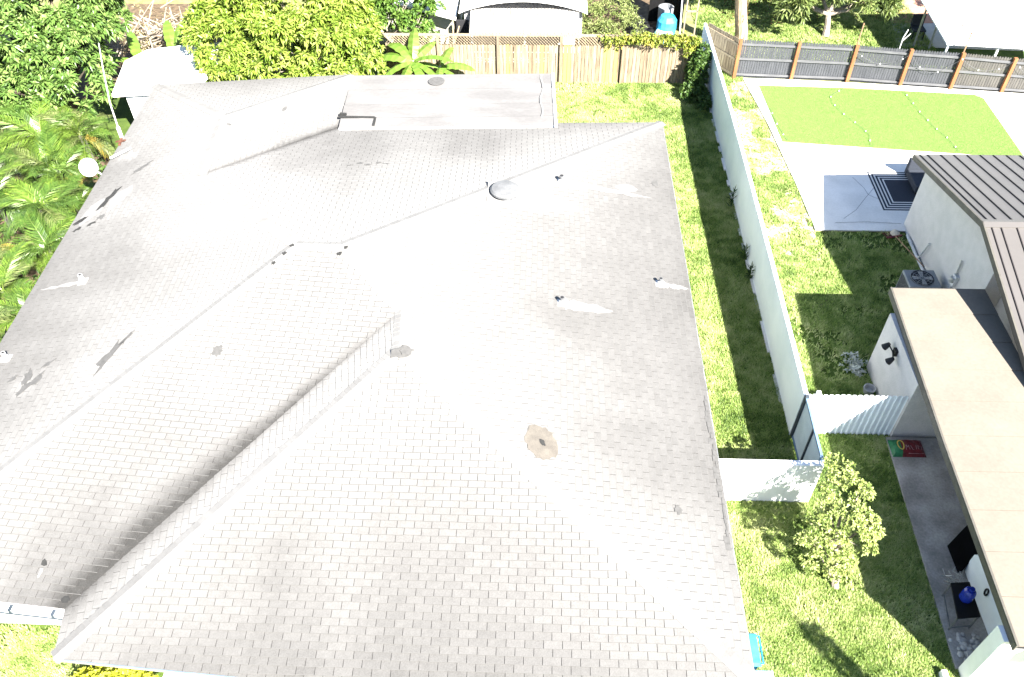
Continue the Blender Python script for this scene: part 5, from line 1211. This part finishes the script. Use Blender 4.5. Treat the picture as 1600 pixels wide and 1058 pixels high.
def banana(label, base, h, leaves):
    t = thing('banana_plant', label, 'plant', base); b = MB(); b.tube([(0, 0, 0), (.03, .02, h * .6), (0, 0, h)], [.10, .085, .05], 9); o = b.build('stem', MAT['bark'], None); o.parent = t
    for az, el, k, sc in leaves:
        q = link(bpy.data.objects.new('leaf', BAN[k]), t); q.location = (0, 0, h - .05); q.rotation_euler = (random.uniform(-.3, .3), -math.radians(el), math.radians(az)); sc *= 1.2; q.scale = (sc, sc, sc)
banana('banana plant with broad arching leaves in front of the board fence', (-5.35, 31.7, 0), 1.5, [(0, 35, 0, 1.0), (-25, 5, 0, 1.0), (40, 40, 1, .9), (170, 25, 0, 1.0), (205, 10, 0, .9), (140, 45, 2, .9), (95, 60, 1, 1.0), (250, 0, 1, .9), (300, 5, 1, .9)])
banana('small banana plant leaning on the fence right of the larger one', (-4.3, 32.0, 0), 1.1, [(-5, 25, 0, .85), (-30, 0, 1, .9), (60, 50, 1, .8), (180, 30, 1, .7), (270, 10, 1, .7)])
banana('broad-leaved plant behind the white outbuilding, left one', (-16.9, 31.9, 0), 1.3, [(20, 30, 1, 1.0), (200, 35, 1, 1.0), (110, 60, 0, .9), (300, 20, 1, 1.0)])
banana('broad-leaved plant behind the white outbuilding, right one', (-15.4, 32.1, 0), 1.5, [(60, 65, 1, 1.1), (110, 70, 0, .9), (190, 20, 1, .9), (330, 15, 1, 1.0)])
# palms along the left side
def frond_mesh(L, bend, nl, wl, key='palm'):
    """arching feather leaf: rachis along +x, leaflets both sides"""
    V, F, T = [], [], []
    def pos(u): a = bend * u; return np.array([L * math.sin(a) / bend, 0, L * (math.cos(a) - 1) / bend]), np.array([math.cos(a), 0, -math.sin(a)])
    for i in range(10):
        for u in (i / 10, (i + 1) / 10):
            p, d = pos(u); w_ = .018 * (1 - u * .8); V += [tuple(p + [0, -w_, 0]), tuple(p + [0, w_, 0])]
        n = len(V); F.append((n - 4, n - 3, n - 1, n - 2)); T.append(.75)
    for i in range(nl):
        u = .14 + .85 * i / nl; p, d = pos(u); ll = wl * (math.sin(math.pi * (.12 + .80 * (u ** .8))) ** .7)
        for s_ in (-1, 1):
            out = unit(np.array([.75 * d[0], s_ * .8, .75 * d[2] + .28 - .25 * u]) + rng.normal(0, .06, 3)); m_ = p + out * ll * .5 + [0, 0, .02]; tip = p + out * ll + np.array([0, 0, -.42 * ll]); e = d * .019
            n = len(V); V += [tuple(p - e * .5), tuple(p + e * .5), tuple(m_ + e), tuple(m_ - e), tuple(tip)]; F += [(n, n + 1, n + 2, n + 3)]; T.append(.45 + rng.normal(0, .12)); F += [(n + 3, n + 2, n + 4)]; T.append(.55 + rng.normal(0, .12))
    me = bpy.data.meshes.new('frond'); me.from_pydata(V, [], F); me.materials.append(LEAF[key]); at = me.attributes.new('tone', 'FLOAT', 'FACE'); at.data.foreach_set('value', np.clip(np.array(T), 0, 1).astype(np.float32)); return me
FR_ = [frond_mesh(2.2, 1.6, 34, .62), frond_mesh(2.0, 1.9, 32, .58), frond_mesh(2.4, 1.3, 36, .62, 'palm_l'), frond_mesh(1.8, 2.0, 30, .58, 'palm_l'), frond_mesh(2.1, 1.7, 32, .6, 'palm_o'), frond_mesh(1.7, 1.4, 28, .52)]; FRY = [frond_mesh(1.7, 2.0, 26, .45, 'palm_y')]
def palm(label, base, h, n, sc=1.0, yel=1, stems=2):
    t = thing('areca_palm', label, 'palm', base)
    for s_ in range(stems):
        ox, oy = random.uniform(-.3, .3), random.uniform(-.3, .3); hh = h * random.uniform(.8, 1.1)
        b = MB(); b.tube([(ox * .4, oy * .4, 0), (ox, oy, hh)], [.06, .04], 7); o = b.build('stem', MAT['olive'], None); o.parent = t
        for k in range(n):
            q = link(bpy.data.objects.new('frond', FRY[0] if (k < yel and s_ == 0) else random.choice(FR_)), t); q.location = (ox, oy, hh - .05)
            el = random.uniform(30, 82) if k >= yel else random.uniform(5, 30); q.rotation_euler = (random.uniform(-.25, .25), -math.radians(el), 2 * math.pi * (k + random.uniform(-.3, .3)) / n); f = sc * random.uniform(.8, 1.1); q.scale = (f, f, f)
PALMS = [((-17.9, 25.6, 0), 1.5, 11, 1.05, 1, 'large feathery palm below the dark mango tree'), ((-16.6, 25.6, 0), 1.3, 11, .95, 1, 'feathery palm beside the white outbuilding wall'),
 ((-19.3, 24.6, 0), 1.3, 10, 1.0, 1, 'palm at the left picture edge below the mango tree'), ((-17.0, 23.6, 0), 1.3, 11, 1.0, 2, 'palm with yellowing fronds left of the antenna mast foot'),
 ((-15.9, 22.9, 0), .9, 10, .8, 1, 'smaller palm between the mast and the dish'), ((-18.4, 22.2, 0), 1.3, 10, 1.0, 1, 'broad palm at the left edge level with the dish'),
 ((-16.2, 21.2, 0), 1.5, 11, .95, 0, 'bright green palm just left of the white dish'), ((-17.3, 19.9, 0), 1.1, 10, .9, 3, 'palm with orange dry fronds at the left edge'),
 ((-15.6, 19.3, 0), 1.3, 10, .85, 0, 'light green palm beside the pale roof patches'), ((-16.4, 18.0, 0), 1.1, 10, .85, 0, 'palm in the middle of the left hedge row'),
 ((-15.3, 17.2, 0), 1.0, 9, .7, 0, 'low palm close under the left eave'), ((-16.0, 15.9, 0), 1.3, 10, .8, 0, 'bright low palm near the left edge above the eave end'),
 ((-15.1, 14.7, 0), 1.1, 9, .65, 1, 'lowest palm where the left eave leaves the picture')]
for base, h, n, sc, yl, lab in PALMS: palm(lab, base, h * 1.15, n, sc * .86, yl)
# ground cover below the palms
n = 900; P_ = np.stack([rng.uniform(-20, -14.35, n), rng.uniform(13, 27, n), rng.uniform(.05, .5, n)], 1)
V, F, T = whorls(P_, np.tile([[0, 0, 1.]], (n, 1)) + rng.normal(0, .4, (n, 3)), 7, .22, .07, tone_mu=.45); o = npmesh('undergrowth', V, F, LEAF['weed'], T); tag(o, 'low leafy undergrowth below the palms along the house', 'undergrowth', kind='stuff')
sheet('leaf_litter_strip', [(-22, 11), (-13.3, 11), (-13.65, 27), (-22, 27)], .004, MAT['dirt'])
# dead branches at the upper left
t = thing('brush_pile', 'pile of bare dry branches at the upper left behind the outbuilding', 'branches', (-17, 34, 0))
b = MB()
for k in range(70):
    c = Vector((random.uniform(-18.9, -15.6), random.uniform(33, 36.5), random.uniform(.1, 1.8))); d = Vector((random.uniform(-1, 1), random.uniform(-.6, .6), random.uniform(-.5, .9))).normalized() * random.uniform(.5, 1.5); b.tube([c - d, c + Vector((0, 0, .05)), c + d], [.035, .025, .01], 5)
b.build('branches', MAT['bark'], t)
P_ = np.stack([rng.uniform(-18.6, -15.4, 160), rng.uniform(33, 36.5, 160), rng.uniform(.1, 1.6, 160)], 1); V, F, T = whorls(P_, rng.normal([0, 0, 1], .6, (160, 3)), 6, .22, .06, tone_mu=.6); o = npmesh('dry_leaves', V, F, leafmat('dry_leaf', (.10, .08, .04), (.24, .2, .11), (.4, .34, .2)), T, t); at_base(o, t)
# yellow flowering bush far top right
shrub('flower_bush', 'yellow flowering bush behind the white canopy', (20.1, 38.6, 0), [((20.2, 38.4, 1.6), (.7, .7, .9)), ((20.7, 38.8, 1.2), (.7, .7, .8))], 320, 6, .18, .08, 'lime', mu=.9)
# pots and stones on the front path
for i, (x, y, r) in enumerate(((-6.85, 7.12, .24), (-6.25, 7.15, .2), (-5.75, 7.2, .16))):
    t = thing('stone', ['largest brown rock under the front eave', 'middle brown rock under the front eave', 'smallest brown rock under the front eave'][i], 'rock', (x, y, .03)); b = MB(); b.lathe((x, y, .03), [(r, 0), (r * 1.1, r * .4), (r * .8, r * .8), (r * .2, r)], 10); b.build('rock', MAT['terracotta'], t)

# ---------------------------------------------------------------- lawns
def strip(x, y): return (x > 3.6) & (x < 6.86) & (y > 12.1)
grass('grass', strip, 3.55, 6.86, 12.1, 32.6, 850, 'sunlit and shaded lawn strip between house and white wall', seed=1, mu=.52)
def backl(x, y): return (x > -6.5) & (x < 3.6) & (y < 32.6 + 0 * x)
grass('grass', backl, -1.5, 3.6, 28.2, 32.6, 800, 'back lawn in front of the weathered board fence', seed=2, mu=.58, bare=lambda x, y, th: np.where(th > .66, .35, 1.0))
def fr(x, y): return (x > 3.5) & (x < 9.26 + (y - 7.7) * .028) & (y < 11.92)
grass('grass', fr, 3.55, 9.45, 4.6, 11.95, 1250, 'right front lawn around the small tree', seed=3, mu=.56, bare=lambda x, y, th: np.clip(1.15 - 1.3 * np.exp(-((x - 7.2) ** 2 + (y - 9.9) ** 2) / .12) - np.where(th > .62, .55, 0), .12, 1))
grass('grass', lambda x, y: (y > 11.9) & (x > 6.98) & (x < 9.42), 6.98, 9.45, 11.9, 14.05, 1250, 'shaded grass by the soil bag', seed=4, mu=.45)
def nbr(x, y): return (y > 14.25) & (x > 7.0) & ~((x > 9.42) & (y > 22.8)) & ~((x > 9.58) & (y < 16.65)) & ~((x > 12.5)) & ~((x > 9.25 - (y - 26) * .1) & (y > 24))
grass('grass', nbr, 7.0, 12.5, 14.2, 33.3, 850, 'neighbour lawn between the white wall and the concrete yard', seed=5, mu=.55,
      bare=lambda x, y, th: np.clip(1 - sstep(.50, .66, th + .17 * sstep(22, 28, y) + .10 * sstep(8.4, 9.3, x) * sstep(19, 24, y)) * .93, .06, 1))
grass('grass', lambda x, y: y < 8.05, -15, -9.0, 4.8, 8.1, 1250, 'front left lawn below the white gutter', seed=6, mu=.58, bare=lambda x, y, th: np.where((th > .6) | (y > 7.8), .3, 1.0))
grass('grass', lambda x, y: (y > 33.2), 7.1, 17.5, 33.3, 41.5, 330, 'far lawn beyond the grey fence', seed=7, mu=.5)
print('objects', len(bpy.data.objects), 'caps', capcount)
